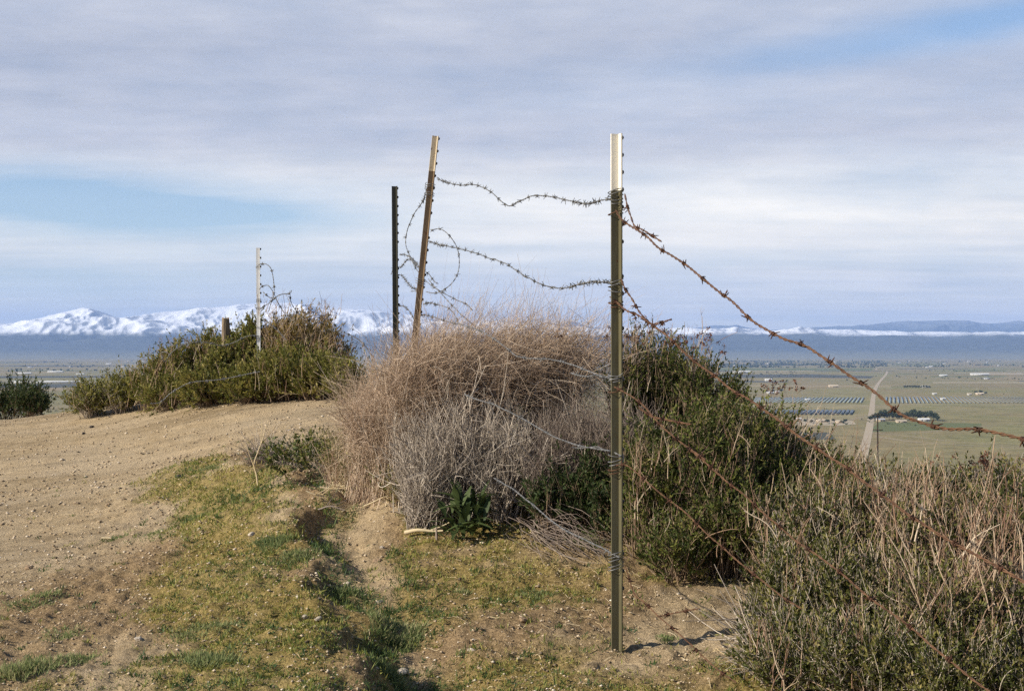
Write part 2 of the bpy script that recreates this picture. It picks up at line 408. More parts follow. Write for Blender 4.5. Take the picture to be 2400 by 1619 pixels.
def ground_far():
    m, nt = new_mat('valley_ground')
    pos = nt.n('ShaderNodeNewGeometry').outputs['Position']
    mp = nt.n('ShaderNodeMapping', ins={'Rotation': (0, 0, R(15.2))}); nt.l(pos, mp.inputs[0])
    sp = nt.n('ShaderNodeSeparateXYZ'); nt.l(mp.outputs[0], sp.inputs[0])
    def cells(sx, sy, seed):
        u = nt.math('FLOOR', nt.math('DIVIDE', sp.outputs[0], sx)); v = nt.math('FLOOR', nt.math('DIVIDE', sp.outputs[1], sy))
        cb = nt.n('ShaderNodeCombineXYZ', ins={2: seed}); nt.l(u, cb.inputs[0]); nt.l(v, cb.inputs[1])
        wn = nt.n('ShaderNodeTexWhiteNoise'); nt.l(cb.outputs[0], wn.inputs[0]); return wn.outputs[0]
    c1, c2 = cells(800, 800, 3.0), cells(390, 205, 9.0)
    a = nt.ramp(c1, [(0, (0.216, 0.195, 0.083)), (.35, (0.280, 0.225, 0.128)), (.7, (0.240, 0.225, 0.098)), (1, (0.320, 0.247, 0.150))])
    b = nt.ramp(c2, [(0, (0.120, 0.120, 0.075)), (.12, (0.248, 0.225, 0.105)), (.8, (0.272, 0.225, 0.120)), (.93, (0.400, 0.315, 0.210)), (1, (0.176, 0.195, 0.090))])
    c = nt.mix(.62, a, b)
    st = nt.n('ShaderNodeMapping', ins={'Scale': (0.006, 0.002, 0.015)}); nt.l(mp.outputs[0], st.inputs[0])
    big = nt.noise(st.outputs[0], 1.0, 5, .6)
    c = nt.mix(nt.ramp(big, [(.38, (0, 0, 0)), (.62, (1, 1, 1))]), c, nt.mix(.5, c, (0.320, 0.217, 0.135)))
    med = nt.noise(pos, .035, 6, .7)
    c = nt.mix(1.0, c, nt.ramp(med, [(.3, (.62, .64, .6)), (.5, (1, 1, 1)), (.7, (1.3, 1.25, 1.2))]), 'MULTIPLY')
    fin = nt.noise(pos, .25, 5, .7)
    c = nt.mix(1.0, c, nt.ramp(fin, [(.35, (.6, .62, .55)), (.5, (1, 1, 1)), (.7, (1.2, 1.2, 1.15))]), 'MULTIPLY')
    ln = nt.n('ShaderNodeVectorMath', operation='LENGTH'); nt.l(pos, ln.inputs[0])
    slope = nt.ramp(nt.math('DIVIDE', ln.outputs['Value'], 2400.0), [(.42, (1, 1, 1)), (.58, (0, 0, 0))])
    br = nt.ramp(fin, [(.3, (.09, .07, .042)), (.5, (.165, .12, .075)), (.7, (.22, .165, .11))])
    c = nt.mix(nt.math('MULTIPLY', slope, .85), c, br)
    c = nt.mix(1.0, c, (.92, .97, .94), 'MULTIPLY')
    finish(nt, c, .95, spec=.05)
    return m

build_ground()

# ------------------------------------------------------------------ snow mountains
def build_mountains():
    front = np.array([(-2600, 760), (-1500, 752), (-700, 765), (-100, 768), (20, 762), (70, 752), (130, 740), (195, 726), (230, 731), (280, 748), (330, 745), (400, 735), (480, 725), (560, 718), (640, 712), (700, 716), (760, 722), (850, 728), (900, 735), (960, 745),
                      (1020, 750), (1100, 757), (1200, 762), (1300, 766), (1400, 774), (1500, 779), (1700, 781), (1900, 780), (2000, 780), (2100, 783), (2200, 787), (2500, 788), (3200, 775), (4600, 770)], float)
    back = np.array([(-2600, 790), (0, 790), (1000, 785), (1200, 772), (1290, 764), (1340, 758), (1390, 768), (1500, 774), (1600, 773), (1680, 765), (1720, 766), (1800, 773), (1900, 769), (1960, 765), (2000, 767), (2060, 760), (2120, 755), (2180, 753), (2220, 752), (2260, 754),
                     (2300, 759), (2340, 758), (2380, 756), (2450, 754), (2600, 765), (4600, 770)], float)
    def sheet(name, prof, d0, d1, d2, snowy, seed):
        u = np.concatenate([np.arange(-2600, -150, 14.0), np.arange(-150, 2560, 2.0), np.arange(2560, 4600, 14.0)])
        s = np.concatenate([np.linspace(0, 1, 130), np.linspace(1.012, 1.5, 26)])
        U, S = np.meshgrid(u, s)
        D = np.where(S <= 1, d0 + (d1 - d0) * S, d1 + (d2 - d1) * (S - 1) / .5)
        crest = -(np.interp(U, prof[:, 0], prof[:, 1]) - YH) / F * d1
        crest_s = np.convolve(np.pad(-(np.interp(u, prof[:, 0], prof[:, 1]) - YH) / F * d1, 40, mode='edge'), np.ones(81) / 81, 'valid')[None, :]
        X = (U - CX) / F * D
        T = np.clip(S, 0, 1)
        low = 205 * (1 - np.exp(-T * 3.2)) / (1 - math.exp(-3.2))
        prof_t = low * .9 * (1 - sstep(.55, 1, T)) + crest * sstep(.35, 1.0, T) ** 1.1 + (crest_s * .0)
        prof_t = np.maximum(prof_t, low * .95 * (T < .9)) if snowy else crest * sstep(0, 1, T)
        Z = -100 + sstep(0, .30 + .12 * perlin(X / 2200, D * 0 + seed), T) * 100 + prof_t * sstep(-.02, .12 + .08 * perlin(X / 1500, D * 0 + 5), T)
        rn = ridged(X / 1700 + seed + .3 * perlin(X / 2500, D / 2500), D / 3200, 5)
        amp = sstep(.12, .55, T) * (50 + .48 * np.maximum(crest, 0)) * (1 - .88 * sstep(.62, .97, T))
        Z = Z + amp * (rn - .48)
        Z = np.where(S > 1, Z - (S - 1) * 1100, Z)
        V = np.stack([X.ravel(), D.ravel(), np.maximum(Z.ravel(), -99.5 if snowy else -99)], 1)
        nr, na = U.shape; i = np.arange(nr * na).reshape(nr, na)
        Fq = np.stack([i[:-1, :-1], i[:-1, 1:], i[1:, 1:], i[1:, :-1]], -1).reshape(-1, 4)
        me = np_mesh(name, V, Fq, smooth=True)
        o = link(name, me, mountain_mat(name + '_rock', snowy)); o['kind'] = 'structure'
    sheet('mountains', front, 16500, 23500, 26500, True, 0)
    sheet('mountains', back, 26800, 32500, 35500, False, 40)

def mountain_mat(name, snowy):
    m, nt = new_mat(name)
    ge = nt.n('ShaderNodeNewGeometry'); pos = ge.outputs['Position']
    sp = nt.n('ShaderNodeSeparateXYZ'); nt.l(pos, sp.inputs[0])
    n1 = nt.noise(pos, .0022, 7, .65); n2 = nt.noise(pos, .0004, 4, .5); n3 = nt.noise(pos, .009, 5, .7)
    h = nt.math('ADD', sp.outputs[2], nt.math('MULTIPLY', nt.math('SUBTRACT', n1, .5), 120.0))
    h = nt.math('ADD', h, nt.math('MULTIPLY', nt.math('SUBTRACT', n2, .5), 120.0))
    lo, hi = (200., 265.) if snowy else (420., 900.)
    f = nt.math('DIVIDE', nt.math('SUBTRACT', h, lo), hi - lo, clamp=True)
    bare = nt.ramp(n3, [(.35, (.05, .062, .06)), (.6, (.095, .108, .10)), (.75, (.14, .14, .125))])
    trees = nt.ramp(nt.math('ADD', nt.math('MULTIPLY', n3, .6), nt.math('MULTIPLY', n1, .5)), [(.62, (1, 1, 1)), (.76, (.8, .8, .8))])
    fan = nt.math('DIVIDE', nt.math('ADD', nt.math('ADD', sp.outputs[2], 96.0), nt.math('MULTIPLY', nt.math('SUBTRACT', n1, .5), 90.0)), 110.0, clamp=True)
    bare = nt.mix(fan, (.20, .19, .115), bare)
    sf = nt.math('MULTIPLY', f, trees)
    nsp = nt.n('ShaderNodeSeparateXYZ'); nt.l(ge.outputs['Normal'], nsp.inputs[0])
    sf = nt.math('MULTIPLY', sf, nt.ramp(nt.math('ADD', nsp.outputs[0], nt.math('MULTIPLY', nt.math('SUBTRACT', n3, .5), .25)), [(.06, (1, 1, 1)), (.30, (.5, .5, .5))]))  # right-facing slopes: their shade put into the colour by thinning the snow
    if not snowy: sf = nt.math('MULTIPLY', sf, .3)
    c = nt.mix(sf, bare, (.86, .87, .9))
    finish(nt, c, .9, bump=n1, bump_d=22, bump_s=.8, spec=.05)
    return m
build_mountains()

# ------------------------------------------------------------------ valley: roads, buildings, panels, trees
GZ = -100.0
def strip(name, pts, w, z, mat):
    pts = np.array(pts, float); t = np.gradient(pts, axis=0); t /= np.linalg.norm(t, axis=1, keepdims=True)
    nrm = np.stack([-t[:, 1], t[:, 0]], 1)
    w = np.broadcast_to(w, (len(pts),))[:, None]
    V = np.concatenate([np.c_[pts + nrm * w / 2, np.full(len(pts), z)], np.c_[pts - nrm * w / 2, np.full(len(pts), z)]])
    n = len(pts); i = np.arange(n - 1)
    o = link(name, np_mesh(name, V, np.stack([i, i + n, i + n + 1, i + 1], 1)), mat); o['kind'] = 'structure'; return o

def flat_mat(name, c, c2, sc, rough=.9):
    m, nt = new_mat(name)
    pos = nt.n('ShaderNodeNewGeometry').outputs['Position']
    finish(nt, nt.mix(nt.noise(pos, sc, 5, .65), c, c2), rough, spec=.1); return m
M['road'] = flat_mat('pale_dirt_road', (.32, .26, .18), (.5, .42, .31), .06)
M['track'] = flat_mat('pale_track', (.27, .22, .15), (.38, .32, .23), .08)
yy = np.linspace(1150, 6700, 60)
strip('valley_road', np.c_[.2735 * yy - 38 + 9 * np.sin(yy / 800), yy], 9.5, GZ + .12, M['road'])
strip('valley_road', [(1786, 6690), (1830, 7000), (2010, 7700), (2280, 8600)], 11, GZ + .13, M['track'])
def vg(px, py): d = -GZ * F / (py - YH); return ((px - CX) / F * d, d)
def track(pts, w, n): 
    q = catmull([np.array([*vg(a, b), 0]) for a, b in pts], 25)[:, :2]
    strip('dirt_track', q, w, GZ + .08 + n * .008, M['track'])
track([(2020, 1012), (2120, 1021), (2250, 1036), (2420, 1047), (2600, 1056)], 4, 0)
track([(2050, 1022), (2150, 1036), (2300, 1045), (2420, 1051), (2600, 1060)], 5, 1)
track([(2030, 1017), (2120, 1016), (2210, 1009), (2310, 998), (2420, 990), (2600, 980)], 3.5, 2)
track([(2040, 872), (1980, 873), (1850, 874), (1600, 874), (1300, 875)], 10, 3)
track([(2072, 872), (2200, 871.5), (2400, 871.5), (2700, 872)], 10, 4)
track([(2030, 975), (1950, 992), (1850, 1000), (1700, 1003)], 4, 5)
track([(2055, 893), (1990, 893), (1850, 893.5), (1700, 894)], 7, 6)
track([(2100, 968), (2200, 963), (2400, 957), (2600, 953)], 5, 7)

M['wall_white'] = flat_mat('white_wall', (.42, .41, .38), (.55, .54, .5), .8)
M['wall_tan'] = flat_mat('tan_wall', (.4, .32, .23), (.5, .42, .32), .8)
M['roof_white'] = flat_mat('white_metal_roof', (.56, .56, .55), (.72, .72, .71), .6)
M['roof_tan'] = flat_mat('tan_roof', (.5, .41, .3), (.6, .52, .4), .6)
M['roof_grey'] = flat_mat('grey_roof', (.32, .33, .36), (.42, .43, .46), .6)
M['window'] = flat_mat('dark_window', (.03, .035, .04), (.06, .065, .07), .8, .3)

def building(name, px, py, w, l, h, rot, wall, roof, label, cat, group=None, z=GZ, rise=.22):
    x, y = vg(px, py)
    t = thing(name, (x, y, z), label, cat, group); t.rotation_euler.z = R(rot)
    link('wall', np_mesh('wall', *box(-w / 2, w / 2, -l / 2, l / 2, 0, h)[:2]), M[wall], t)
    e = .4; rh = h + l * rise
    V = np.array([(-w / 2 - e, -l / 2 - e, h + .02), (w / 2 + e, -l / 2 - e, h + .02), (w / 2 + e, l / 2 + e, h + .02), (-w / 2 - e, l / 2 + e, h + .02), (-w / 2 - e, 0, rh), (w / 2 + e, 0, rh)])
    me = bpy.data.meshes.new('roof'); me.from_pydata(V.tolist(), [], [(0, 1, 5, 4), (2, 3, 4, 5), (0, 4, 3), (1, 2, 5), (3, 2, 1, 0)])
    link('roof', me, M[roof], t)
    k = max(1, int(w / 7))
    for i in range(min(k, 4)):
        cx = -w / 2 + w * (i + .5) / min(k, 4)
        link('window', np_mesh('window', *box(cx - .9, cx + .9, -l / 2 - .06, -l / 2 + .02, h * .35, h * .78)[:2]), M['window'], t)
    return t

building('greenhouse', 105, 897.5, 215, 12, 4.2, 1, 'wall_white', 'roof_white', 'very long white greenhouse lying across the valley fields beyond the shrubs', 'greenhouse')
building('greenhouse', 58, 876, 56, 12, 3.5, 2, 'wall_white', 'roof_white', 'short white greenhouse farther back than the very long one', 'greenhouse')
building('greenhouse', 130, 872.5, 70, 14, 3.5, -2, 'wall_white', 'roof_white', 'white greenhouse behind the very long one, beside a row of sheds', 'greenhouse')
building('shed', 188, 878, 32, 12, 3, 2, 'wall_white', 'roof_white', 'small white shed past the end of the very long greenhouse', 'shed')
building('shed', 255, 854, 40, 14, 5, 0, 'wall_white', 'roof_white', 'tiny white shed alone far out on the plain near the dark shrubs', 'shed')
building('barn', 1737, 875, 74, 20, 7, 0, 'wall_white', 'roof_white', 'long white barn beyond the green shrub slope, farthest barn by the crossroad', 'barn')
building('farm_house', 1801, 893, 22, 13, 5.5, 4, 'wall_white', 'roof_white', 'white house in front of a dark tree on the open plain', 'house')
building('farm_house', 1953, 907, 25, 14, 3.2, 0, 'wall_tan', 'roof_tan', 'pale tan low building alone in the bare field between road and shrubs', 'house')
building('farm_house', 1805, 923, 15, 9, 3.6, 6, 'wall_white', 'roof_white', 'white house by the solar field edge, in a small cluster with trees', 'house')
building('farm_house', 1822, 921, 10, 8, 3.2, -6, 'wall_tan', 'roof_grey', 'grey roofed small house beside a white house and trees', 'house')
building('farm_house', 2167, 908.5, 19, 11, 3.8, 3, 'wall_white', 'roof_white', 'white house at the end of a dark hedge of trees beyond the solar rows', 'house')
building('barn', 2296, 879.5, 72, 18, 5, 0, 'wall_white', 'roof_white', 'long white barn far off beyond the rusty wire', 'barn')
building('shed', 2211, 882, 28, 12, 5, 0, 'wall_white', 'roof_white', 'white shed standing between the far barn and the valley road', 'shed')
building('shed', 2312, 889, 18, 9, 4, 0, 'wall_white', 'roof_grey', 'small grey roofed shed just in front of the far long barn', 'shed')
building('farm_house', 2296, 925.5, 16, 10, 3.4, 0, 'wall_tan', 'roof_tan', 'tan roofed house with a clump of dark trees beyond the solar rows', 'house')
building('shed', 2272, 926, 9, 7, 3, 0, 'wall_white', 'roof_tan', 'small shed a little way along from the tan roofed house', 'shed')
building('shed', 2190, 925, 9, 6, 2.8, 0, 'wall_white', 'roof_white', 'small white shed alone in the field just beyond the solar rows', 'shed')
building('farm_house', 2165, 988, 15, 8, 3.4, 4, 'wall_white', 'roof_white', 'white roofed farmhouse among the dark trees beside the valley road', 'house')
building('farm_house', 2064, 988, 11, 7, 3.2, 0, 'wall_tan', 'roof_grey', 'low grey roofed house under the trees next to the utility pole', 'house')
building('shed', 2112, 990.5, 14, 6, 2.6, 0, 'wall_tan', 'roof_tan', 'tan shed in front of the dark farm trees', 'shed')
building('shed', 1868, 986, 12, 7, 3, 8, 'wall_white', 'roof_white', 'white shed in the sandy yard beside the green shrub slope', 'shed')
building('shed', 1925, 989, 13, 6, 2.4, 0, 'wall_tan', 'roof_tan', 'tan shed in the middle of the sandy yard', 'shed')
building('shed', 1967, 991, 10, 6, 2.6, 0, 'wall_tan', 'roof_tan', 'tan shed at the road end of the sandy yard', 'shed')
building('shed', 2210, 937.5, 10, 5, 3.4, 0, 'wall_white', 'roof_white', 'tiny white hut standing among the solar panel rows across the road', 'shed')
building('shed', 1892, 939, 9, 5, 3.2, 0, 'wall_white', 'roof_white', 'tiny white hut among the solar panel rows on the shrub side of the road', 'shed')

# bare sandy yard and dark plots
def patch(name, pts, z, mat):
    q = [(*vg(a, b), z) for a, b in pts]
    me = bpy.data.meshes.new(name); me.from_pydata(q, [], [tuple(range(len(q)))])
    o = link(name, me, mat); o['kind'] = 'structure'
M['sand'] = flat_mat('sandy_yard', (.3, .25, .17), (.52, .44, .32), .09)
M['plot'] = flat_mat('dark_plot', (.06, .065, .055), (.11, .11, .085), .05)
M['greenfield'] = flat_mat('green_field', (.11, .13, .05), (.16, .17, .07), .02)
patch('field', [(1840, 983), (1900, 980), (2000, 986), (2006, 994), (1960, 997), (1840, 996)], GZ + .045, M['sand'])
patch('field', [(1700, 885), (1895, 885), (2040, 886.5), (2050, 881.5), (1900, 877), (1650, 878)], GZ + .045, M['plot'])
patch('field', [(1800, 1030), (1960, 1030), (1945, 1013), (1800, 1013)], GZ + .045, M['plot'])
patch('field', [(-300, 910), (190, 908), (180, 899), (-300, 902)], GZ + .045, M['plot'])
patch('field', [(-300, 888), (330, 884), (300, 880.5), (-300, 882)], GZ + .045, M['plot'])
patch('field', [(2064, 988), (2030, 1012), (2300, 1005), (2300, 992)], GZ + .045, M['greenfield'])
patch('field', [(1500, 868), (2040, 868.5), (2050, 863), (1500, 862.5)], GZ + .045, M['greenfield'])

_r = np.random.RandomState(63)
for k in range(26):
    py = 846 + 52 * _r.rand() ** 1.3; px = _r.uniform(1500, 2500) if k < 17 else _r.uniform(-200, 420)
    h = _r.uniform(.8, 2.6); w = _r.uniform(60, 330); x0, y0 = vg(px, py); y1 = vg(px, py - h)[1]; wm = w / F * y0; dx = (y1 - y0) * .2735
    me = bpy.data.meshes.new('field'); zf = GZ + .012 + .001 * k
    me.from_pydata([(x0, y0, zf), (x0 + wm, y0, zf), (x0 + wm + dx, y1, zf), (x0 + dx, y1, zf)], [], [(0, 1, 2, 3)])
    o = link('field', me, M[('plot', 'greenfield', 'sand', 'greenfield', 'plot')[k % 5]]); o['kind'] = 'structure'

# solar rows: tables running along the valley road's direction
m, nt = new_mat('solar_glass')
finish(nt, nt.mix(nt.noise(nt.n('ShaderNodeNewGeometry').outputs['Position'], .02, 3), (.22, .27, .26), (.32, .37, .35)), .35, .0, spec=.6); M['solar'] = m
m, nt = new_mat('dark_solar_glass')
finish(nt, nt.mix(nt.noise(nt.n('ShaderNodeNewGeometry').outputs['Position'], .02, 3), (.05, .06, .055), (.09, .10, .09)), .35, spec=.6); M['solar_dark'] = m  # same panels facing away, their shade put into a darker glass colour
M['steel'] = flat_mat('panel_steel', (.06, .06, .06), (.1, .1, .1), .5)
def solar_field(px0, px1, py0, py1, step, w, mat, label, group):
    """rows from the near edge row py1 to the far edge py0"""
    _, yn = vg(0, py1); _, yf = vg(0, py0)
    L = yf - yn
    V, Fc, _r = box(-w / 2, w / 2, 0, L, 1.1, 1.3)
    V[:, 0] = V[:, 0]; V[[0, 2, 4, 6], 2] += .6
    V[:, 0] += V[:, 1] * .2735
    pan = np_mesh('panel', V, Fc); pan.materials.append(mat)
    sup = cat_geo([box(-.15, .15, q, q + .4, 0, 1.3) for q in np.linspace(2, L - 3, 8)])
    sup[0][:, 0] += sup[0][:, 1] * .2735
    sm = np_mesh('support', *sup[:2]); sm.materials.append(M['steel'])
    x0, _ = vg(px0, py1); x1, _ = vg(px1, py1)
    n = int((x1 - x0) / step)
    proto = None
    for k in range(n):
        o = thing('solar_panel_row', (x0 + k * step, yn, GZ), label, 'solar panels', group)
        link('panel', pan, None, o); link('support', sm, None, o)
solar_field(2076, 2500, 931, 945.5, 8.0, 3.0, M['solar'], 'pale row of solar panels across the road, in the field of many slanting rows', 'rows of solar panels across the road')
solar_field(1740, 2032, 932.5, 944.5, 8.0, 3.0, M['solar'], 'pale row of solar panels on the shrub side of the road', 'rows of solar panels on the shrub side')
solar_field(1780, 2005, 962, 972.5, 7.0, 4.4, M['solar_dark'], 'dark row of solar panels in front of the pale rows', 'dark rows of solar panels')

# trees
M['tree_leaf'] = leaf_mat('tree_leaf', [(0, (.018, .03, .014)), (.6, (.04, .06, .025)), (1, (.08, .1, .045))], .15)
M['trunk'] = flat_mat('tree_bark', (.06, .045, .03), (.12, .09, .06), 3)
def tree_meshes(seed):
    rng = np.random.RandomState(seed)
    c = []
    for k in range(9):
        ce = np.array([rng.normal() * .22, rng.normal() * .22, .5 + .38 * rng.rand()]); s = .17 + .1 * rng.rand()
        p = rng.normal(size=(90, 3)); p /= np.linalg.norm(p, axis=1, keepdims=True); p = ce + p * s * rng.rand(90, 1) ** .3
        c.append(leaves(p, rng.normal(size=(90, 3)), .13, .05, rng))
    V, Fc, r = cat_geo(c)
    cm = np_mesh('crown', V, Fc, r); cm.materials.append(M['tree_leaf'])
    paths = [[(0, 0, 0), (.01, 0, .2), (.0, .02, .45), (.02, 0, .7)]] + [[(0, 0, .25), (a * .1, b * .1, .4), (a * .2, b * .2, .55), (a * .26, b * .26, .7)] for a, b in rng.normal(size=(4, 2))]
    V, Fc, r = tubes(np.array(paths), np.array([[.035, .03, .022, .008]] + [[.018, .014, .01, .005]] * 4), 5, rng)
    tm = np_mesh('trunk', V, Fc, r); tm.materials.append(M['trunk'])
    return cm, tm
TM = [tree_meshes(s) for s in (11, 12, 13, 14)]
rngT = np.random.RandomState(5)
def tree(px, py, h, wd, label, group):
    x, y = vg(px, py)
    t = thing('tree', (x, y, GZ), label, 'tree', group)
    t.scale = (h * wd, h * wd, h); t.rotation_euler.z = rngT.rand() * 6.28
    cm, tm = TM[rngT.randint(4)]
    link('crown', cm, None, t); link('trunk', tm, None, t)
for px, py, h in [(2040, 987, 7), (2051, 986, 9), (2062, 985, 11), (2073, 984, 12), (2084, 985, 13), (2093, 984, 12), (2103, 986, 11), (2112, 984, 9), (2122, 986, 10), (2133, 984, 12), (2141, 983, 13.5), (2150, 984, 12), (2158, 986, 12), (2171, 984, 11), (2180, 985, 12), (2188, 986, 11), (2055, 979, 6), (2197, 987, 7)]:
    tree(px, py, h * 1.1, .95, 'dark green tree in the clump around the farmhouses by the valley road', 'trees around the farmhouses')
for px in np.arange(2120, 2180, 6.5):
    tree(px, 909 + rngT.rand() * .8, 5.5 + 2 * rngT.rand(), 1.1, 'dark low tree in the hedge beside the white house beyond the solar rows', 'hedge trees beyond the solar rows')
for px, py, h in [(1796, 921, 7), (1812, 920, 8), (1830, 919, 8), (2288, 923, 7), (2300, 922.5, 8), (2310, 924, 6), (1808, 891.5, 9), (1817, 895, 6), (1845, 894, 5), (2075, 967, 5), (2004, 889, 7), (1985, 892, 5)]:
    tree(px, py, h, 1.1, 'small dark tree standing singly near farm buildings on the plain', 'single trees on the plain')
for px, py, h in [(1888, 990, 5), (1902, 991, 4.5), (1940, 991, 5), (1955, 989, 4.5), (1982, 990, 5), (1975, 992, 4), (1912, 987, 4)]:
    tree(px, py, h, 1.3, 'low dusty tree or bush in the sandy yard', 'bushes in the sandy yard')

# scrub and far trees that read as dotted texture
def distant_scrub():
    rng = np.random.RandomState(21)
    parts = []
    def blobs(n, py0, py1, px0, px1, s0, s1, thr=None):
        py = py0 + (py1 - py0) * rng.rand(n); px = px0 + (px1 - px0) * rng.rand(n)
        d = -GZ * F / (py - YH); x = (px - CX) / F * d
        if thr is not None:
            k = fbm(x / 500, d / 900, 3) > thr; x, d = x[k], d[k]
        s = s0 + (s1 - s0) * rng.rand(len(x)) ** 2
        for q in range(4):
            off = rng.normal(size=(len(x), 3)) * s[:, None] * .3
            pos = np.stack([x, d, np.full(len(x), GZ)], 1) + off; pos[:, 2] = GZ - .05
            dr = rng.normal(size=(len(x), 3)) * .45 + (0, 0, 1)
            parts.append(leaves(pos, dr, s * (.7 + .5 * rng.rand(len(x))), s * .42, rng))
    blobs(2600, 846, 862, 1300, 2080, 7, 16, -.05)
    blobs(1300, 845, 862, 2050, 2700, 6, 13, .12)
    blobs(900, 846, 872, -300, 900, 7, 14, .1)
    blobs(900, 866, 890, 1300, 2700, 3, 7, .15)
    blobs(700, 890, 1000, 1500, 2700, 1.0, 3.0, .0)
    blobs(700, 885, 980, -300, 700, 1.2, 3.5, .1)
    V, Fc, r = cat_geo(parts)
    o = link('treeline', np_mesh('treeline', V, Fc, r), M['tree_leaf']); o['kind'] = 'stuff'; o['label'] = 'dark dotted trees and scrub across the far valley'; o['category'] = 'trees'
distant_scrub()

# far white specks: houses of the far settlement
for k in range(26):
    px = rngT.uniform(1500, 2400) if k < 18 else rngT.uniform(20, 400); py = rngT.uniform(846, 862)
    x, y = vg(px, py)
    t = thing('house', (x, y, GZ), 'tiny pale house among the dotted trees of the far settlement', 'house', 'houses of the far settlement')
    w = rngT.uniform(12, 24)
    link('wall', np_mesh('wall', *box(-w / 2, w / 2, -6, 6, 0, 4)[:2]), M['wall_white' if k % 3 else 'wall_tan'], t)
    me = bpy.data.meshes.new('roof'); me.from_pydata([(-w / 2, -6.4, 4.02), (w / 2, -6.4, 4.02), (w / 2, 6.4, 4.02), (-w / 2, 6.4, 4.02), (-w / 2, 0, 6.4), (w / 2, 0, 6.4)], [], [(0, 1, 5, 4), (2, 3, 4, 5), (0, 4, 3), (1, 2, 5)])
    link('roof', me, M['roof_white' if k % 2 else 'roof_grey'], t)

# utility pole on the slope
M['pole'] = flat_mat('creosoted_pole', (.035, .028, .022), (.07, .055, .045), 2.0)
def utility_pole():
    d = 255.0; top = P(2057, 968, d); gz = float(G(top[0], d)[0])
    t = thing('utility_pole', (top[0], d, gz), 'dark wooden utility pole with crossarms on the slope below the shrubs', 'utility pole')
    h = top[2] - gz
    V, Fc, r = tubes(np.array([[(0, 0, -.5), (0, 0, h * .5), (0, 0, h)]]), np.array([[.17, .15, .11]]), 8)
    link('pole', np_mesh('pole', V, Fc, smooth=True), M['pole'], t)
    for zz, w in ((h - .35, 1.2), (h - 3.1, .9)):
        a = link('crossarm', np_mesh('crossarm', *box(-w, w, -.2, -.1, zz - .07, zz + .07)[:2]), M['pole'], t)
        for xx in (-w + .12, -w * .4, w * .4, w - .12):
            V, Fc, r = tubes(np.array([[(xx, -.15, zz + .07), (xx, -.15, zz + .14), (xx, -.15, zz + .26)]]), np.array([[.03, .06, .045]]), 6)
            link('insulator', np_mesh('insulator', V, Fc), M['steel'], a)
utility_pole()

# ------------------------------------------------------------------ fence posts
def t_section(ext, z0, z1):
    """closed T section: flange in local yz-plane at x=0.., web towards -x.  Flange front faces +x."""
    fw, ft, wd, wt = .0225, .0042, .030, .0032
    s = [(0, -fw), (0, fw), (-ft, fw), (-ft - .001, wt), (-wd, wt * .8), (-wd, -wt * .8), (-ft - .001, -wt), (-ft, -fw)]
    s = np.array(s) * ext
    zs = np.linspace(z0, z1, 14); n = len(s)
    V = np.concatenate([np.c_[s, np.full(n, z)] for z in zs])
    F4 = []
    for k in range(len(zs) - 1):
        for i in range(n):
            j = (i + 1) % n; F4.append((k * n + i, k * n + j, (k + 1) * n + j, (k + 1) * n + i))
    me = bpy.data.meshes.new('steel')
    b = (len(zs) - 1) * n
    caps = [(0, 7, 2, 1), (7, 6, 3, 2), (6, 5, 4, 3)]
    caps_t = [tuple(b + q for q in reversed(c)) for c in caps]
    me.from_pydata(V.tolist(), [], F4 + caps + caps_t); return me

def t_post(top, base, yaw, mat, label, tip=None, tip_len=.19, ext=1.0, stud_step=.0535, stud_end=1.0):
    top, base = np.array(top), np.array(base)
    ax = top - base; L = np.linalg.norm(ax); ax /= L
    xh = np.array((math.cos(yaw), math.sin(yaw), 0)); xh -= ax * (xh @ ax); xh /= np.linalg.norm(xh); yh = np.cross(ax, xh)
    t = thing('fence_post', base, label, 'fence post', 'steel posts of the barbed wire fence')
    t.matrix_world = Matrix(((xh[0], yh[0], ax[0], base[0]), (xh[1], yh[1], ax[1], base[1]), (xh[2], yh[2], ax[2], base[2]), (0, 0, 0, 1)))
    if tip:
        link('shaft', t_section(ext, -.25, L - tip_len), M[mat], t)
        link('painted_tip', t_section(ext * 1.012, L - tip_len, L), M[tip], t)
    else:
        link('shaft', t_section(ext, -.25, L), M[mat], t)
    # studs
    rng = np.random.RandomState(3)
    th = np.linspace(0, np.pi, 5); ring = []
    ph = np.arange(8) * np.pi / 4
    V = [(.0115 * ext * max(0, math.cos(a)) ** .4, .0172 * ext * math.sin(a) ** .7 * math.cos(p), .0085 * ext * math.sin(a) ** .7 * math.sin(p)) for a in np.linspace(0, np.pi / 2, 5) for p in ph]
    Fs = [(k * 8 + i, k * 8 + (i + 1) % 8, (k + 1) * 8 + (i + 1) % 8, (k + 1) * 8 + i) for k in range(4) for i in range(8)]
    sm = bpy.data.meshes.new('stud'); sm.from_pydata(V, [], Fs); sm.materials.append(M['stud'])
    z = L - .012
    while z > .2 + (1 - stud_end) * L:
        o = link('stud', sm, None, t); o.location = (.0002, rng.normal() * .001, z); z -= stud_step * (1 if rng.rand() > .03 else 2)
    return t
POST1_T, POST1_B = P(1452, 315, 4.7), P(1453, 1528, 4.7)
p1 = t_post(POST1_T, POST1_B, R(20), 'post_olive', 'tall olive steel fence post with a white painted tip, standing in front of the shrubs', 'tip_white', .19, 1.04, .0583)
t2 = P(1026, 320, 7.3)
b2 = t2 + (P(976, 815, 7.3) - t2) * ((t2[2] + .70) / (t2[2] - P(976, 815, 7.3)[2]))
p2 = t_post(t2, b2, R(18), 'post_brown', 'leaning brown steel fence post with a worn cream tip, behind the dry bush', 'tip_cream', .185, .98, .065)
t3 = P(929, 437, 8.6); b3 = t3 + (P(932, 820, 8.6) - t3) * ((t3[2] + .64) / (t3[2] - P(932, 820, 8.6)[2]))
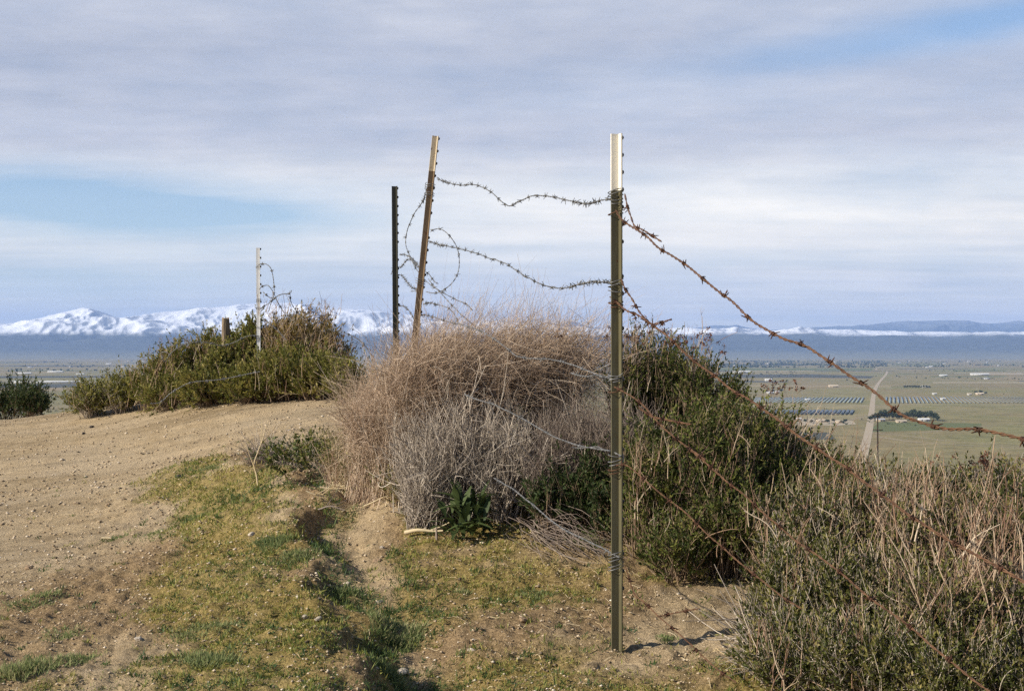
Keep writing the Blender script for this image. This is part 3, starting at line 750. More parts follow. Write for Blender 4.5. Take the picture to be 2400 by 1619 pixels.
p3 = t_post(t3, b3, R(22), 'post_dark', 'dark green steel fence post beside the leaning brown post', None, 0, 1.0, .055)
t4 = P(609, 581, 14.3); b4 = P(611, 905, 14.3)
p4 = t_post(t4, b4, R(12), 'post_zinc', 'pale galvanised steel fence post in the shrubs by the dirt road', None, 0, 1.25, .09)

def wood_post():
    d = 14.95; c = P(528, 790, d); top = P(528, 746, d)
    rng = np.random.RandomState(4)
    n = 14; zs = np.array([-.9, -.3, -.1, 0.1, .2, .235])  # relative
    h0 = float(G(c[0], d)[0])
    zs = np.linspace(h0 - .1, top[2], 7)
    V = []
    for k, z in enumerate(zs):
        for i in range(n):
            a = 2 * np.pi * i / n; r = .047 * (1 + .1 * math.sin(3 * a + 1) + .05 * math.sin(7 * a)) * (.82 if k == 6 else 1)
            V.append((c[0] + .02 * (zs[-1] - z) + r * math.cos(a), d + r * math.sin(a), z + (.012 * math.sin(2 * a) if k >= 5 else 0)))
    V = np.array(V); base = np.array((c[0], d, h0)); V -= base
    Fq = [(k * n + i, k * n + (i + 1) % n, (k + 1) * n + (i + 1) % n, (k + 1) * n + i) for k in range(6) for i in range(n)]
    me = bpy.data.meshes.new('wooden_post'); me.from_pydata(V.tolist(), [], Fq + [tuple(range(6 * n, 7 * n))])
    m, nt = new_mat('weathered_wood')
    tc = nt.n('ShaderNodeTexCoord').outputs['Object']; mp = nt.n('ShaderNodeMapping', ins={'Scale': (90, 90, 6)}); nt.l(tc, mp.inputs[0])
    nz = nt.noise(mp.outputs[0], 1, 5, .6)
    finish(nt, nt.ramp(nz, [(.3, (.05, .04, .03)), (.5, (.2, .15, .1)), (.7, (.36, .28, .19))]), .9, bump=nz, bump_d=.01)
    o = link('wooden_post', me, m); o.location = base
    tag(o, 'short weathered wooden post poking out of the shrubs by the pale steel post', 'wooden post')
wood_post()

# ------------------------------------------------------------------ barbed wire
def barb_mesh(seed, wr, mat, big=1.0):
    rng = np.random.RandomState(seed)
    parts = []
    for s in (-1, 1):
        th = np.linspace(0, 2 * np.pi * 1.6, 15)
        rr = wr * 2.6
        x = s * np.linspace(.0015, .0065, 15) * big
        coil = np.stack([x, rr * np.cos(th), rr * np.sin(th)], 1)
        a0 = rng.uniform(0, 6.28); d = np.array([rng.normal() * .35, math.cos(a0), math.sin(a0)]); ln = rng.uniform(.011, .017) * big
        c, s_ = math.cos(a0), math.sin(a0)
        rot = np.array([[1, 0, 0], [0, c, -s_], [0, s_, c]]); coil = coil @ rot.T
        for e, q in ((coil[0], -1), (coil[-1], 1)):
            tang = np.array([s * .25 * q, -e[2] * q, e[1] * q]); tang[1:] /= np.hypot(e[1], e[2]) + 1e-9
            tang += np.array([rng.normal() * .4, 0, 0]); tang += .55 * np.array([0, e[1], e[2]]) / (np.hypot(e[1], e[2]) + 1e-9); tang /= np.linalg.norm(tang)
            pr = e + np.linspace(0, 1, 4)[:, None] * tang * ln * rng.uniform(.8, 1.25)
            parts.append(tubes(pr[None], np.array([[wr, wr, wr * .9, wr * .35]]), 5, rng))
        parts.append(tubes(coil[None], wr * .95, 5, rng))
    V, Fc, r = cat_geo(parts)
    me = np_mesh('barb', V, Fc, smooth=True); me.materials.append(mat); return me
BARBS = {}
def barbs(kind):
    if kind not in BARBS:
        spec = {'zinc': (.0014, M['zinc'], .95), 'rust': (.0017, M['darkrust'], 1.05), 'far': (.0030, M['zinc'], 1.3)}[kind]
        BARBS[kind] = [barb_mesh(s, *spec) for s in range(5)]
    return BARBS[kind]

def wire(pts, label, kind='zinc', spacing=.13, wraps=(), first=.05, sr=None, pitch=.055, tails=(), single=False, cluster=None):
    """pts: world points.  wraps: list of (post object, local z, turns)"""
    rng = np.random.RandomState(abs(hash(label)) % 9999 if False else sum(map(ord, label)) % 9999)
    c = catmull(pts, .006 if kind != 'far' else .012)
    seg = np.r_[0, np.cumsum(np.linalg.norm(np.diff(c, axis=0), axis=1))]
    L = seg[-1]; s = np.arange(0, L, .0055 if kind != 'far' else .012); c = np.stack([np.interp(s, seg, c[:, k]) for k in range(3)], 1)
    # slight kinks of real wire
    wob = np.stack([perlin(s * 9 + 11 * k + sum(map(ord, label)), s * 0 + 3.7 * k) for k in range(3)], 1) * .0035
    c = c + wob
    tg = np.gradient(c, axis=0); tg /= np.linalg.norm(tg, axis=1, keepdims=True)
    up = np.array((.12, .3, 1.0)); u = np.cross(tg, up); u /= np.linalg.norm(u, axis=1, keepdims=True); v = np.cross(u, tg)
    sr = sr or {'zinc': .00135, 'rust': .0018, 'far': .0027}[kind]
    ph = 2 * np.pi * s / pitch
    mat = {'zinc': M['zinc'], 'rust': M['rust'], 'far': M['zinc']}[kind]
    base = c[0]
    t = thing('barbed_wire', base, label, 'barbed wire', 'barbed wires of the fence')
    for sg in ((1, -1) if not single else (0,)):
        off = sg * sr * 1.15 * (np.cos(ph)[:, None] * u + np.sin(ph)[:, None] * v)
        V, Fc, r = tubes((c + off - base)[None], sr, 6, rng)
        link('strand', np_mesh('strand', V, Fc, smooth=True), mat, t)
    bm = barbs(kind)
    q = first
    spots = []
    while q < L - .03:
        spots.append(q); q += spacing * rng.uniform(.9, 1.1)
    if cluster:
        for a, b, n in cluster: spots += list(np.linspace(a * L, b * L, n))
    if not single:
        for q in spots:
            k = min(len(s) - 1, int(q / L * len(s)))
            o = bpy.data.objects.new('barb', bm[rng.randint(len(bm))]); col.objects.link(o); o.parent = t
            Rm = Matrix((Vector(tg[k]), Vector(u[k]), Vector(v[k]))).transposed() @ Matrix.Rotation(rng.uniform(0, 6.28), 3, 'X')
            o.matrix_local = Matrix.Translation(Vector(c[k] - base)) @ Rm.to_4x4()
    for post, z, turns, rr in wraps:
        th = np.linspace(0, 2 * np.pi * turns, int(26 * turns)) + rng.uniform(0, 6)
        # follow a rounded loop round the T section
        x = -.0145 + .0245 * np.cos(th) * (1 + .08 * rng.rand()); y = .0215 * np.sin(th)
        zz = z + np.linspace(-.5, .5, len(th)) * .011 * turns + .006 * np.sin(th + rng.rand() * 6)
        loc = np.stack([x, y, zz], 1)
        mw = np.array(post.matrix_world)
        w = loc @ mw[:3, :3].T + mw[:3, 3]
        V, Fc, r = tubes((w - base)[None], rr, 6, rng)
        link('wire_wrap', np_mesh('wire_wrap', V, Fc, smooth=True), mat, t)
    return t

def tie(post, z, turns, rr, label, mat='zinc', sx=1.0):
    rng = np.random.RandomState(int(z * 1000))
    th = np.linspace(0, 2 * np.pi * turns, int(26 * turns)) + rng.uniform(0, 6)
    x = (-.0145 + .026 * np.cos(th)) * sx; y = .0225 * np.sin(th) * sx
    zz = z + np.linspace(-.5, .5, len(th)) * .012 * turns + .006 * np.sin(th + rng.rand() * 6)
    mw = np.array(post.matrix_world); w = np.stack([x, y, zz], 1) @ mw[:3, :3].T + mw[:3, 3]
    base = w[0]
    V, Fc, r = tubes((w - base)[None], rr, 6, rng)
    o = link('tie_wire', np_mesh('tie_wire', V, Fc, smooth=True), M[mat]); o.location = base
    tag(o, label, 'tie wire', 'tie wires round the fence posts')

def z2(x, y): return 800 + x / 3.1357, 250 + y / 3.1357
def z3(x, y): return 800 + x / 2.851, 700 + y / 2.851
def z4(x, y): return 1400 + x / 2.325, 700 + y / 2.325
def z5(x, y): return 1400 + x / 2.325, 1050 + y / 2.325
def z6(x, y): return 700 + x / 2.906, 1100 + y / 2.906
def z1(x, y): return x / 2.904, 550 + y / 2.904
def dd(x, y): return x * 1.0327, y * 1.0327
def lay(pp, d0, d1, bulge=0.0):
    """points with depth running from d0 to d1 along the picture length"""
    pp = np.array(pp, float); s = np.r_[0, np.cumsum(np.linalg.norm(np.diff(pp, axis=0), axis=1))]; s /= s[-1]
    return [P(a, b, d0 + (d1 - d0) * t + bulge * math.sin(t * np.pi)) for (a, b), t in zip(pp, s)]
def lay_x(pp, x0, d0, x1, d1):
    """straight plan line: 1/d linear in x"""
    return [P(a, b, 1 / (1 / d0 + (1 / d1 - 1 / d0) * (a - x0) / (x1 - x0))) for a, b in pp]
def pz(T): return float((YH - T) / F * 4.7 - POST1_B[2])   # height on post 1 for a picture row

S1 = (.0016, .0021)
wire(lay_x([dd(*q) for q in [(992, 404), (1008, 412), (1040, 420), (1080, 420), (1115, 437), (1150, 466), (1180, 456), (1215, 444), (1255, 447), (1290, 456), (1335, 462), (1380, 452), (1404, 445)]], 1024, 7.26, 1450, 4.68),
     'topmost galvanised barbed wire hanging between the leaning post and the white tipped post', 'zinc', .115, [(p1, pz(452), 2.5, .0016), (p1, pz(470), 1.6, .0016)], cluster=[(.84, .93, 6), (.05, .09, 3)])
wire(lay_x([dd(*q) for q in [(972, 546), (985, 552), (1000, 556), (1050, 566), (1100, 582), (1150, 600), (1190, 625), (1235, 648), (1280, 654), (1330, 642), (1370, 640), (1404, 645)]], 1005, 7.26, 1450, 4.68),
     'sagging galvanised barbed wire, second below the top between the two taller posts', 'zinc', .115, [(p1, pz(664), 2.5, .0016), (p1, pz(682), 1.2, .0016)], cluster=[(.82, .97, 9), (.06, .12, 4)])
wire([P(*z2(640, 580), 7.33), P(*z2(600, 690), 7.48), P(*z2(530, 800), 7.55), P(*z2(482, 920), 7.75), P(*z2(475, 1020), 7.75), P(*z2(510, 1110), 7.65), P(*z2(580, 1240), 7.58), P(*z2(700, 1340), 7.38), P(*z2(830, 1410), 7.18), P(*z2(920, 1450), 7.08), P(*z2(965, 1500), 7.08)],
     'thin barbed wire loop bulging out between the dark post and leaning post', 'zinc', .13, cluster=[(.1, .14, 3)])
wire([P(*z2(660, 915), 7.28), P(*z2(690, 900), 7.18), P(*z2(740, 905), 7.13), P(*z2(795, 950), 7.08), P(*z2(850, 1040), 7.08), P(*z2(868, 1140), 7.08), P(*z2(850, 1240), 7.08), P(*z2(790, 1320), 7.08), P(*z2(700, 1370), 7.18), P(*z2(620, 1362), 7.28)],
     'barbed wire end curled in a round loop beside the leaning post', 'zinc', .1)
wire([P(*z2(640, 1265), 7.23), P(*z2(690, 1330), 7.18), P(*z2(760, 1400), 7.08), P(*z2(840, 1490), 7.03), P(*z2(930, 1570), 6.98), P(*z2(990, 1620), 6.98)],
     'slack thin wire slanting down from the leaning post into the dry bush', 'zinc', .2)
wire([P(*z2(430, 1088), 8.55), P(*z2(490, 1095), 8.25), P(*z2(540, 1135), 7.95), P(*z2(570, 1180), 7.65), P(*z2(640, 1230), 7.28), P(*z2(690, 1290), 7.18), P(*z2(718, 1302), 7.18)],
     'kinked wire reaching from the dark post past the leaning post', 'zinc', .12)
wire([P(*z2(385, 1250), 8.65), P(*z2(440, 1240), 8.55), P(*z2(490, 1300), 8.15), P(*z2(530, 1335), 7.85), P(*z2(570, 1355), 7.55), P(*z2(510, 1358), 7.55)],
     'short frayed wire between the dark post and the leaning post', 'zinc', .09, [(p3, .60, 3, .0016)])
wire([P(*z2(365, 1235), 8.67), P(*z2(395, 1170), 8.63), P(*z2(435, 1180), 8.55), P(*z2(490, 1122), 8.25), P(*z2(525, 1140), 8.05), P(*z2(560, 1180), 7.75)],
     'bent wire tangle wrapped on the dark post', 'zinc', .1, [(p3, .66, 2.5, .0016), (p3, .57, 2, .0016)])
wire([P(*z2(395, 1465), 8.63), P(*z2(445, 1462), 8.55), P(*z2(490, 1490), 8.25), P(*z2(530, 1560), 7.95), P(*z2(555, 1620), 7.75)],
     'lowest short wire dropping from the dark post toward the dry bush', 'zinc', .12, [(p3, .36, 2, .0016)])
wire([P(*z2(600, 1455), 7.26), P(*z2(650, 1440), 7.18), P(*z2(700, 1455), 7.13), P(*z2(760, 1470), 7.08), P(*z2(810, 1500), 7.03), P(*z2(845, 1550), 6.98), P(*z2(870, 1600), 6.98)],
     'stubby barbed wire arcing off the leaning post above the dry bush', 'zinc', .1, cluster=[(.1, .35, 4)])
wire(lay_x([z3(*q) for q in [(520, 108), (565, 110), (630, 128), (700, 150), (850, 188), (980, 240), (1090, 320), (1180, 385), (1290, 400), (1400, 405), (1530, 440), (1640, 480), (1740, 520), (1800, 522), (1850, 520), (1885, 500)]], 1000, 7.22, 1450, 4.67),
     'galvanised wire draped over the dry tan bush down to the white tipped post', 'zinc', .22, [(p1, pz(882), 1.5, .0016), (p1, pz(893), 1.3, .0016)], sr=.0014, cluster=[(.04, .1, 3)])
wire(lay_x([z3(*q) for q in [(1535, 500), (1580, 515), (1640, 520), (1700, 512), (1760, 525), (1800, 520)]], 1330, 5.2, 1430, 4.8), 'short loose end of galvanised wire twisted near the post over the dark twigs', 'zinc', .3, sr=.0016)
wire(lay_x([z3(*q) for q in [(820, 640), (905, 672), (1030, 712), (1150, 772), (1280, 842), (1420, 922), (1560, 975), (1700, 1000), (1800, 1020), (1870, 1050)]], 1080, 6.1, 1450, 4.66),
     'galvanised wire crossing the grey dead shrub toward the white tipped post', 'zinc', .3, [(p1, pz(1066), 1.6, .0014)], sr=.0014)
wire(lay_x([z3(*q) for q in [(1540, 995), (1620, 998), (1700, 985), (1750, 1005), (1810, 1015)]], 1340, 5.2, 1430, 4.8), 'short grey wire stub sticking out beside the grey dead shrub', 'zinc', .3, sr=.0018, single=True)
wire(lay_x([z6(*q) for q in [(1330, 60), (1400, 100), (1470, 142), (1620, 262), (1780, 390), (1950, 480), (2080, 540), (2150, 580), (2190, 600)]], 1150, 5.75, 1450, 4.66),
     'lowest galvanised wire slanting out of the dark hollow to the foot of the post', 'zinc', .35, [(p1, pz(1303), 3, .0015), (p1, pz(1325), 2, .0014)], sr=.0015)

# rusty wires toward the camera
RX = (1450, 4.66, 2370, 2.85)
wire(lay_x([dd(*q) for q in [(1398, 478), (1410, 498), (1428, 512), (1460, 531), (1491, 560), (1527, 581), (1557, 602), (1588, 627), (1625, 658), (1667, 690), (1715, 733), (1772, 765), (1835, 790), (1912, 840), (1980, 887), (2047, 940), (2100, 963), (2150, 972), (2217, 974), (2290, 988), (2380, 1010)]], *RX),
     'topmost rusty barbed wire running clear against the sky and valley', 'rust', .142, [(p1, pz(500), 1.2, .0019)], first=.09, sr=.0019)
wire(lay_x([dd(*q) for q in [(1418, 440), (1424, 465), (1432, 490), (1440, 512), (1456, 520), (1475, 532), (1502, 549)]], 1450, 4.66, 1560, 4.4), 'short rusty wire end springing off the top rusty wire near the post', 'rust', .1, sr=.0016)
wire(lay_x([z4(*q) for q in [(70, -10), (100, 15), (155, 60), (220, 90), (290, 135), (380, 205), (460, 280), (540, 350), (650, 430), (740, 500), (830, 550), (960, 640), (1080, 740), (1200, 820), (1370, 930)]] + [z5(*q) for q in [(1380, 130), (1530, 240), (1690, 360), (1880, 480), (2080, 590), (2260, 695), (2400, 770)]], *RX),
     'rusty barbed wire second from the top, dropping across the green shrubs', 'rust', .142, [(p1, pz(712), 1.4, .0019)], sr=.0018)
wire(lay_x([z4(*q) for q in [(130, -110), (150, -60), (190, 0), (222, 62), (262, 112), (292, 138), (350, 127), (410, 110)]], 1450, 4.66, 1580, 4.4), 'rusty wire end crossing the second rusty wire beside dry seed heads', 'rust', .08, sr=.0016)
wire(lay_x([z4(*q) for q in [(85, 478), (150, 510), (240, 572), (300, 640), (370, 710), (480, 800), (590, 880)]] + [z5(*q) for q in [(500, 0), (600, 90), (700, 180), (820, 270), (910, 360), (1030, 460), (1190, 580), (1310, 670), (1440, 780), (1560, 870), (1700, 970), (1830, 1080), (1960, 1190), (2080, 1285), (2200, 1370)]], 1450, 4.66, 2300, 3.0),
     'rusty barbed wire third from the top, slanting through the dry stalks', 'rust', .142, [(p1, pz(916), 1.4, .0018)], sr=.0014)
wire(lay_x([z4(*q) for q in [(225, 590), (300, 640), (360, 655), (420, 668), (470, 676), (515, 682)]], 1490, 4.6, 1620, 4.4), 'rusty wire end lying level in front of the shaded green shrub', 'rust', .07, sr=.0017)
wire(lay_x([z5(*q) for q in [(95, 95), (150, 90), (200, 122), (290, 200), (360, 260), (490, 360), (600, 470), (740, 590), (880, 710), (1000, 800), (1120, 880)]], 1450, 4.66, 1900, 3.8),
     'rusty barbed wire fourth from the top, low across the green shrub', 'rust', .145, [(p1, pz(1100), 1.4, .0017)], sr=.0013)
wire(lay_x([z5(*q) for q in [(150, 640), (200, 790), (260, 842), (330, 912), (400, 972), (500, 1058), (570, 1130), (650, 1200), (760, 1275)]], 1450, 4.66, 1740, 4.1),
     'lowest rusty barbed wire hanging just above the sandy soil', 'rust', .145, sr=.0013)
wire(lay_x([z5(*q) for q in [(330, 915), (380, 905), (430, 895), (490, 885), (560, 872)]], 1450, 4.66, 1740, 4.2), 'short rusty wire branch over the sandy soil beside the post', 'rust', .09, sr=.0013)

# wires on the far pale post
WF = 14.3
def farw(pp, label, d=WF, **k): wire([P(*z1(*q), d - .03 - .02 * i) for i, q in enumerate(pp)], label, 'far', .16, **k)
farw([(1760, 205), (1785, 200), (1812, 202), (1845, 235), (1862, 320), (1864, 400), (1840, 480), (1828, 530)], 'grey wire hooking out of the pale post at its top', wraps=[(p4, 1.22, 2, .002)])
farw([(1765, 370), (1790, 350), (1830, 350), (1868, 410), (1890, 460), (1940, 540), (1985, 575)], 'grey wire slanting from the middle of the pale post to the shrub top', wraps=[(p4, .88, 3, .002), (p4, .80, 2, .002)])
farw([(1775, 505), (1790, 490), (1840, 460), (1900, 410), (1972, 398), (1986, 372)], 'grey wire rising away from the pale post to a hooked end', wraps=[(p4, .60, 2, .002)])
farw([(1972, 398), (1985, 470), (2030, 540), (2070, 575)], 'short grey wire hanging from the hooked wire end')
farw([(1790, 390), (1840, 430), (1880, 430)], 'tiny grey wire scrap tangled beside the pale post')
farw([(1780, 560), (1830, 600), (1900, 660), (1950, 720)], 'low grey wire going from the pale post into the brown shrub', wraps=[(p4, .48, 3, .002)])
farw([(1768, 690), (1690, 690), (1580, 738), (1500, 755), (1420, 735), (1330, 730), (1250, 750), (1170, 800), (1120, 865), (1106, 830), (1100, 802), (1145, 796)], 'grey wire arching low over the sloping green shrubs', wraps=[(p4, .28, 2, .002)])
farw([(1770, 930), (1500, 985), (1330, 1000), (1250, 1025), (1160, 1080), (1090, 1140), (1020, 1150)], 'grey wire lying down across the front of the sloping shrubs', d=13.7)
farw([(2230, 640), (2320, 660), (2400, 690), (2480, 750), (2530, 830)], 'thin grey wire curving down beyond the brown topped shrub', d=13.5)
for post, z, n, lab in [(p2, (t2[2] + .7) * .86, 2.5, 'grey tie wire round the leaning post just below its cream tip'), (p2, (t2[2] + .7) * .835, 2, 'thin pale tie wire second on the leaning post below the tip'),
                        (p2, (t2[2] + .7) * .585, 2.5, 'grey tie wire at the middle of the leaning post'), (p2, (t2[2] + .7) * .31, 2.5, 'grey tie wire low on the leaning post near the bush'),
                        (p3, .2, 2, 'tie wire low on the dark post above the dry bush'), (p1, pz(1080), 1.5, 'tie wire on the tall post beside the grey dead shrub')]:
    tie(post, z, n, .0015, lab)

# ------------------------------------------------------------------ shrubs
def lumps_from(ls):
    out = []
    for px, py, d, rw, rh, rd, w in ls:
        c = P(px, py, d); out.append((c, np.array((rw * d / F, rd, rh * d / F)), w))
    return out

def shrub_geo(seed, lumps, n_stem, n_twig, stem_r, twig_r, twig_len, leaves_n=0, leaf_L=.018, leaf_W=.0022, shell=.3, lean=(0, 0, 0), up=.5, wild=.5, root_k=.3, wig=.02, leaf_from=.25, twig_up=.6, curl=0.0, min_t=.45, topbias=0.0, bendk=.35):
    rng = np.random.RandomState(seed)
    w = np.array([l[2] for l in lumps], float); w /= w.sum()
    li = rng.choice(len(lumps), n_stem * 2, p=w)
    C = np.array([l[0] for l in lumps])[li]; Rr = np.array([l[1] for l in lumps])[li]
    d = rng.normal(size=(len(li), 3)); d /= np.linalg.norm(d, axis=1, keepdims=True)
    d[:, 2] = np.where(rng.rand(len(d)) < topbias, np.abs(d[:, 2]), d[:, 2])
    # uneven outline
    bumps = rng.normal(size=(14, 3)); bumps /= np.linalg.norm(bumps, axis=1, keepdims=True)
    k = 1 + .22 * (np.max(d @ bumps.T, axis=1) - .75) * 2
    tip = C + d * Rr * (rng.rand(len(li), 1) ** shell) * k[:, None]
    gz = G(tip[:, 0], tip[:, 1], False)
    ok = tip[:, 2] > gz + .02
    tip, C, Rr, gz = tip[ok][:n_stem], C[ok][:n_stem], Rr[ok][:n_stem], gz[ok][:n_stem]
    n = len(tip)
    root = C.copy(); root[:, :2] += (tip[:, :2] - C[:, :2]) * root_k + rng.normal(size=(n, 2)) * .03 - np.array(lean)[None, :2] * .5
    root[:, 2] = G(root[:, 0], root[:, 1], False) - .01
    dv = tip - root; Ln = np.linalg.norm(dv, axis=1, keepdims=True)
    ctrl = root + dv * .45 + np.array((0, 0, 1)) * Ln * .22 * up + rng.normal(size=(n, 3)) * Ln * .10 * wild
    K = 7; t = np.linspace(0, 1, K)[None, :, None]
    ph = rng.uniform(0, 6.28, (n, 1, 3)); fr = rng.uniform(4, 9, (n, 1, 3))
    st = (1 - t) ** 2 * root[:, None] + 2 * t * (1 - t) * ctrl[:, None] + t * t * tip[:, None] + wig * np.sin(fr * t + ph) * t * (Ln[:, None] * 1.2)
    sr = stem_r * rng.uniform(.7, 1.3, (n, 1)) * np.linspace(1.2, .45, K)[None]
    parts = [tubes(st, sr, 3, rng)]
    leafg = None
    if n_twig:
        si = rng.randint(0, n, n_twig); tt = min_t + (1 - min_t) * rng.rand(n_twig) ** .7
        kf = tt * (K - 1); k0 = np.minimum(kf.astype(int), K - 2); f = (kf - k0)[:, None]
        p0 = st[si, k0] * (1 - f) + st[si, k0 + 1] * f
        tn = st[si, k0 + 1] - st[si, k0]; tn /= np.linalg.norm(tn, axis=1, keepdims=True)
        dr = tn * .6 + rng.normal(size=(n_twig, 3)) * wild + np.array((0, 0, twig_up)) + np.array(lean); dr /= np.linalg.norm(dr, axis=1, keepdims=True)
        tl = twig_len * rng.uniform(.4, 1.25, (n_twig, 1))
        bend = rng.normal(size=(n_twig, 3)) * bendk + np.array((0, 0, .2 - curl)) + np.array(lean) * .6
        kt = 5; q = np.linspace(0, 1, kt)[None, :, None]
        tw = p0[:, None] + dr[:, None] * tl[:, None] * q + bend[:, None] * tl[:, None] * q * q * .55
        parts.append(tubes(tw, twig_r * rng.uniform(.7, 1.3, (n_twig, 1)) * np.linspace(1, .5, kt)[None], 3, rng))
        if leaves_n:
            li = rng.randint(0, n_twig, leaves_n); lt = leaf_from + (1 - leaf_from) * rng.rand(leaves_n)
            kf = lt * (kt - 1); k0 = np.minimum(kf.astype(int), kt - 2); f = (kf - k0)[:, None]
            pos = tw[li, k0] * (1 - f) + tw[li, k0 + 1] * f
            td = tw[li, k0 + 1] - tw[li, k0]; td /= np.linalg.norm(td, axis=1, keepdims=True)
            ld = td * .9 + rng.normal(size=(leaves_n, 3)) * .55 + np.array((0, 0, .25))
            tone = np.clip(rng.rand(n_twig)[li] ** 1.2 * .75 + rng.rand(leaves_n) * .25, 0, 1)
            leafg = leaves(pos, ld, leaf_L * rng.uniform(.6, 1.3, leaves_n), leaf_W * rng.uniform(.7, 1.3, leaves_n), rng, tone)
    return cat_geo(parts), leafg

def put(name, geo, mat, parent, base):
    V, Fc, r = geo
    return link(name, np_mesh(name, V - base, Fc, r), mat, parent)

def stalks_geo(seed, areas, n, L, r, lean=(.05, 0, 0), spread=.25, branch=3, wig=.03):
    """upright dry flower stalks, branched near the top.  areas: list of (px,py,d,rw,rd,zlift)"""
    rng = np.random.RandomState(seed)
    w = np.array([a[6] for a in areas], float); w /= w.sum()
    ai = rng.choice(len(areas), n, p=w); A = np.array(areas)[ai]
    d = A[:, 2] + rng.uniform(-1, 1, n) * A[:, 4]
    px = A[:, 0] + rng.uniform(-1, 1, n) * A[:, 3]
    x = (px - CX) / F * A[:, 2]
    z = -(A[:, 1] - YH) / F * A[:, 2] + rng.uniform(-1, 1, n) * A[:, 5]
    z = np.maximum(z, G(x, d, False))
    p0 = np.stack([x, d, z], 1)
    dr = rng.normal(size=(n, 3)) * spread + np.array((0, 0, 1)) + np.array(lean); dr /= np.linalg.norm(dr, axis=1, keepdims=True)
    Ln = L * rng.uniform(.45, 1.2, (n, 1)); K = 6; t = np.linspace(0, 1, K)[None, :, None]
    b = rng.normal(size=(n, 3)) * .22
    ph = rng.uniform(0, 6.28, (n, 1, 3))
    st = p0[:, None] + dr[:, None] * Ln[:, None] * t + b[:, None] * Ln[:, None] * t * t + wig * Ln[:, None] * np.sin(6 * t + ph) * t
    tone = rng.rand(n)
    parts = [tubes(st, r * rng.uniform(.5, 1.4, (n, 1)) * np.linspace(1.15, .55, K)[None], 4, rng, tone)]
    if branch:
        m = n * branch; si = rng.randint(0, n, m); kk = rng.randint(2, K, m)
        q0 = st[si, kk]; bd = rng.normal(size=(m, 3)) * .6 + dr[si] * .9; bd /= np.linalg.norm(bd, axis=1, keepdims=True)
        bl = L * rng.uniform(.08, .32, (m, 1)); tq = np.linspace(0, 1, 4)[None, :, None]
        bp = q0[:, None] + bd[:, None] * bl[:, None] * tq + (np.array((0, 0, .3)) * bl)[:, None] * tq ** 2
        parts.append(tubes(bp, r * .5 * np.linspace(1, .5, 4)[None] * np.ones((m, 1)), 3, rng, tone[si]))
    return cat_geo(parts)

SH = 0
def green_shrub(label, ls, n_stem=260, n_twig=2600, n_leaf=26000, leaf='leaf_green', twig='bark', stalks=None, leaf_L=.0165, leaf_W=.0030, lean=(0, 0, 0), group=None, twig_len=.10, **kw):
    n_twig = int(n_twig * .62); n_leaf = int(n_leaf * 1.15)
    global SH; SH += 1
    lm = lumps_from(ls)
    c = np.mean([l[0] for l in lm], axis=0); base = np.array((c[0], c[1], float(G(c[0], c[1])[0])))
    t = thing('shrub', base, label, 'shrub', group)
    br, lf = shrub_geo(100 + SH, lm, n_stem, n_twig, .0026, .0013, twig_len, n_leaf, leaf_L, leaf_W, lean=lean, **kw)
    put('branchwork', br, M[twig], t, base); put('foliage', lf, M[leaf], t, base)
    if stalks:
        put('dry_stalk', stalks_geo(300 + SH, *stalks), M['stalk'], t, base)
    return t

# group by the road on the far side (about 14 - 17 m away)
kwf = dict(leaf_L=.036, leaf_W=.0062, twig_len=.17)
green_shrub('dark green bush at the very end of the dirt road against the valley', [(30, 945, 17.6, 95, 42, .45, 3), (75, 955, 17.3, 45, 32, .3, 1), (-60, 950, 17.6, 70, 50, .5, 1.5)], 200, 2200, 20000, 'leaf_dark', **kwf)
green_shrub('low grey green shrub at the low end of the roadside row', [(215, 938, 15.8, 50, 32, .3, 2), (285, 928, 15.7, 48, 42, .3, 2)], 220, 2200, 12000, 'leaf_bright_olive', 'grey_twig', stalks=([(240, 950, 15.7, 80, .2, .05, 1)], 70, .16, .0022), **kwf)
green_shrub('sloping green shrub with tan stalks in the middle of the roadside row', [(355, 905, 15.4, 55, 55, .4, 2), (420, 875, 15.3, 60, 70, .4, 3), (485, 850, 15.3, 45, 62, .35, 3)], 320, 3200, 26000, 'leaf_bright_olive', stalks=([(350, 910, 15.2, 50, .3, .2, 1), (430, 880, 15.1, 70, .3, .3, 2)], 170, .2, .0024, (.12, 0, 0)), **kwf)
green_shrub('upright green shrub around the wooden post', [(570, 835, 15.1, 60, 60, .35, 3), (596, 775, 15.0, 18, 20, .15, .6), (525, 858, 14.7, 48, 44, .25, 2)], 320, 3000, 26000, 'leaf_bright_olive', stalks=([(540, 880, 14.8, 60, .3, .3, 2)], 100, .2, .0024), **kwf)
green_shrub('rounded brown topped shrub, tallest of the roadside row, beside the pale post', [(705, 805, 14.9, 80, 66, .4, 4), (750, 840, 14.8, 65, 64, .4, 2), (655, 800, 15.0, 40, 50, .3, 1)], 420, 5200, 26000, 'leaf_brown', 'tan_twig', stalks=([(700, 800, 14.6, 85, .4, .3, 2), (770, 850, 14.4, 50, .3, .2, 1)], 300, .2, .0024, (.25, 0, 0)), lean=(.15, 0, 0), **kwf)
green_shrub('low green shrub in front of the brown topped shrub at the road edge', [(660, 885, 14.1, 75, 55, .35, 3), (745, 895, 13.9, 65, 52, .35, 2), (805, 905, 13.6, 45, 45, .3, 1.5)], 320, 3200, 26000, 'leaf_bright_olive', stalks=([(700, 900, 13.9, 90, .3, .2, 2)], 90, .17, .0022), **kwf)
green_shrub('low green shrub at the foot of the sloping roadside shrubs', [(400, 925, 14.9, 70, 38, .3, 2), (500, 915, 14.5, 75, 48, .35, 3), (590, 910, 14.2, 55, 42, .3, 2)], 300, 2800, 24000, 'leaf_bright_olive', stalks=([(480, 920, 14.6, 120, .3, .2, 2)], 80, .16, .0022), **kwf)

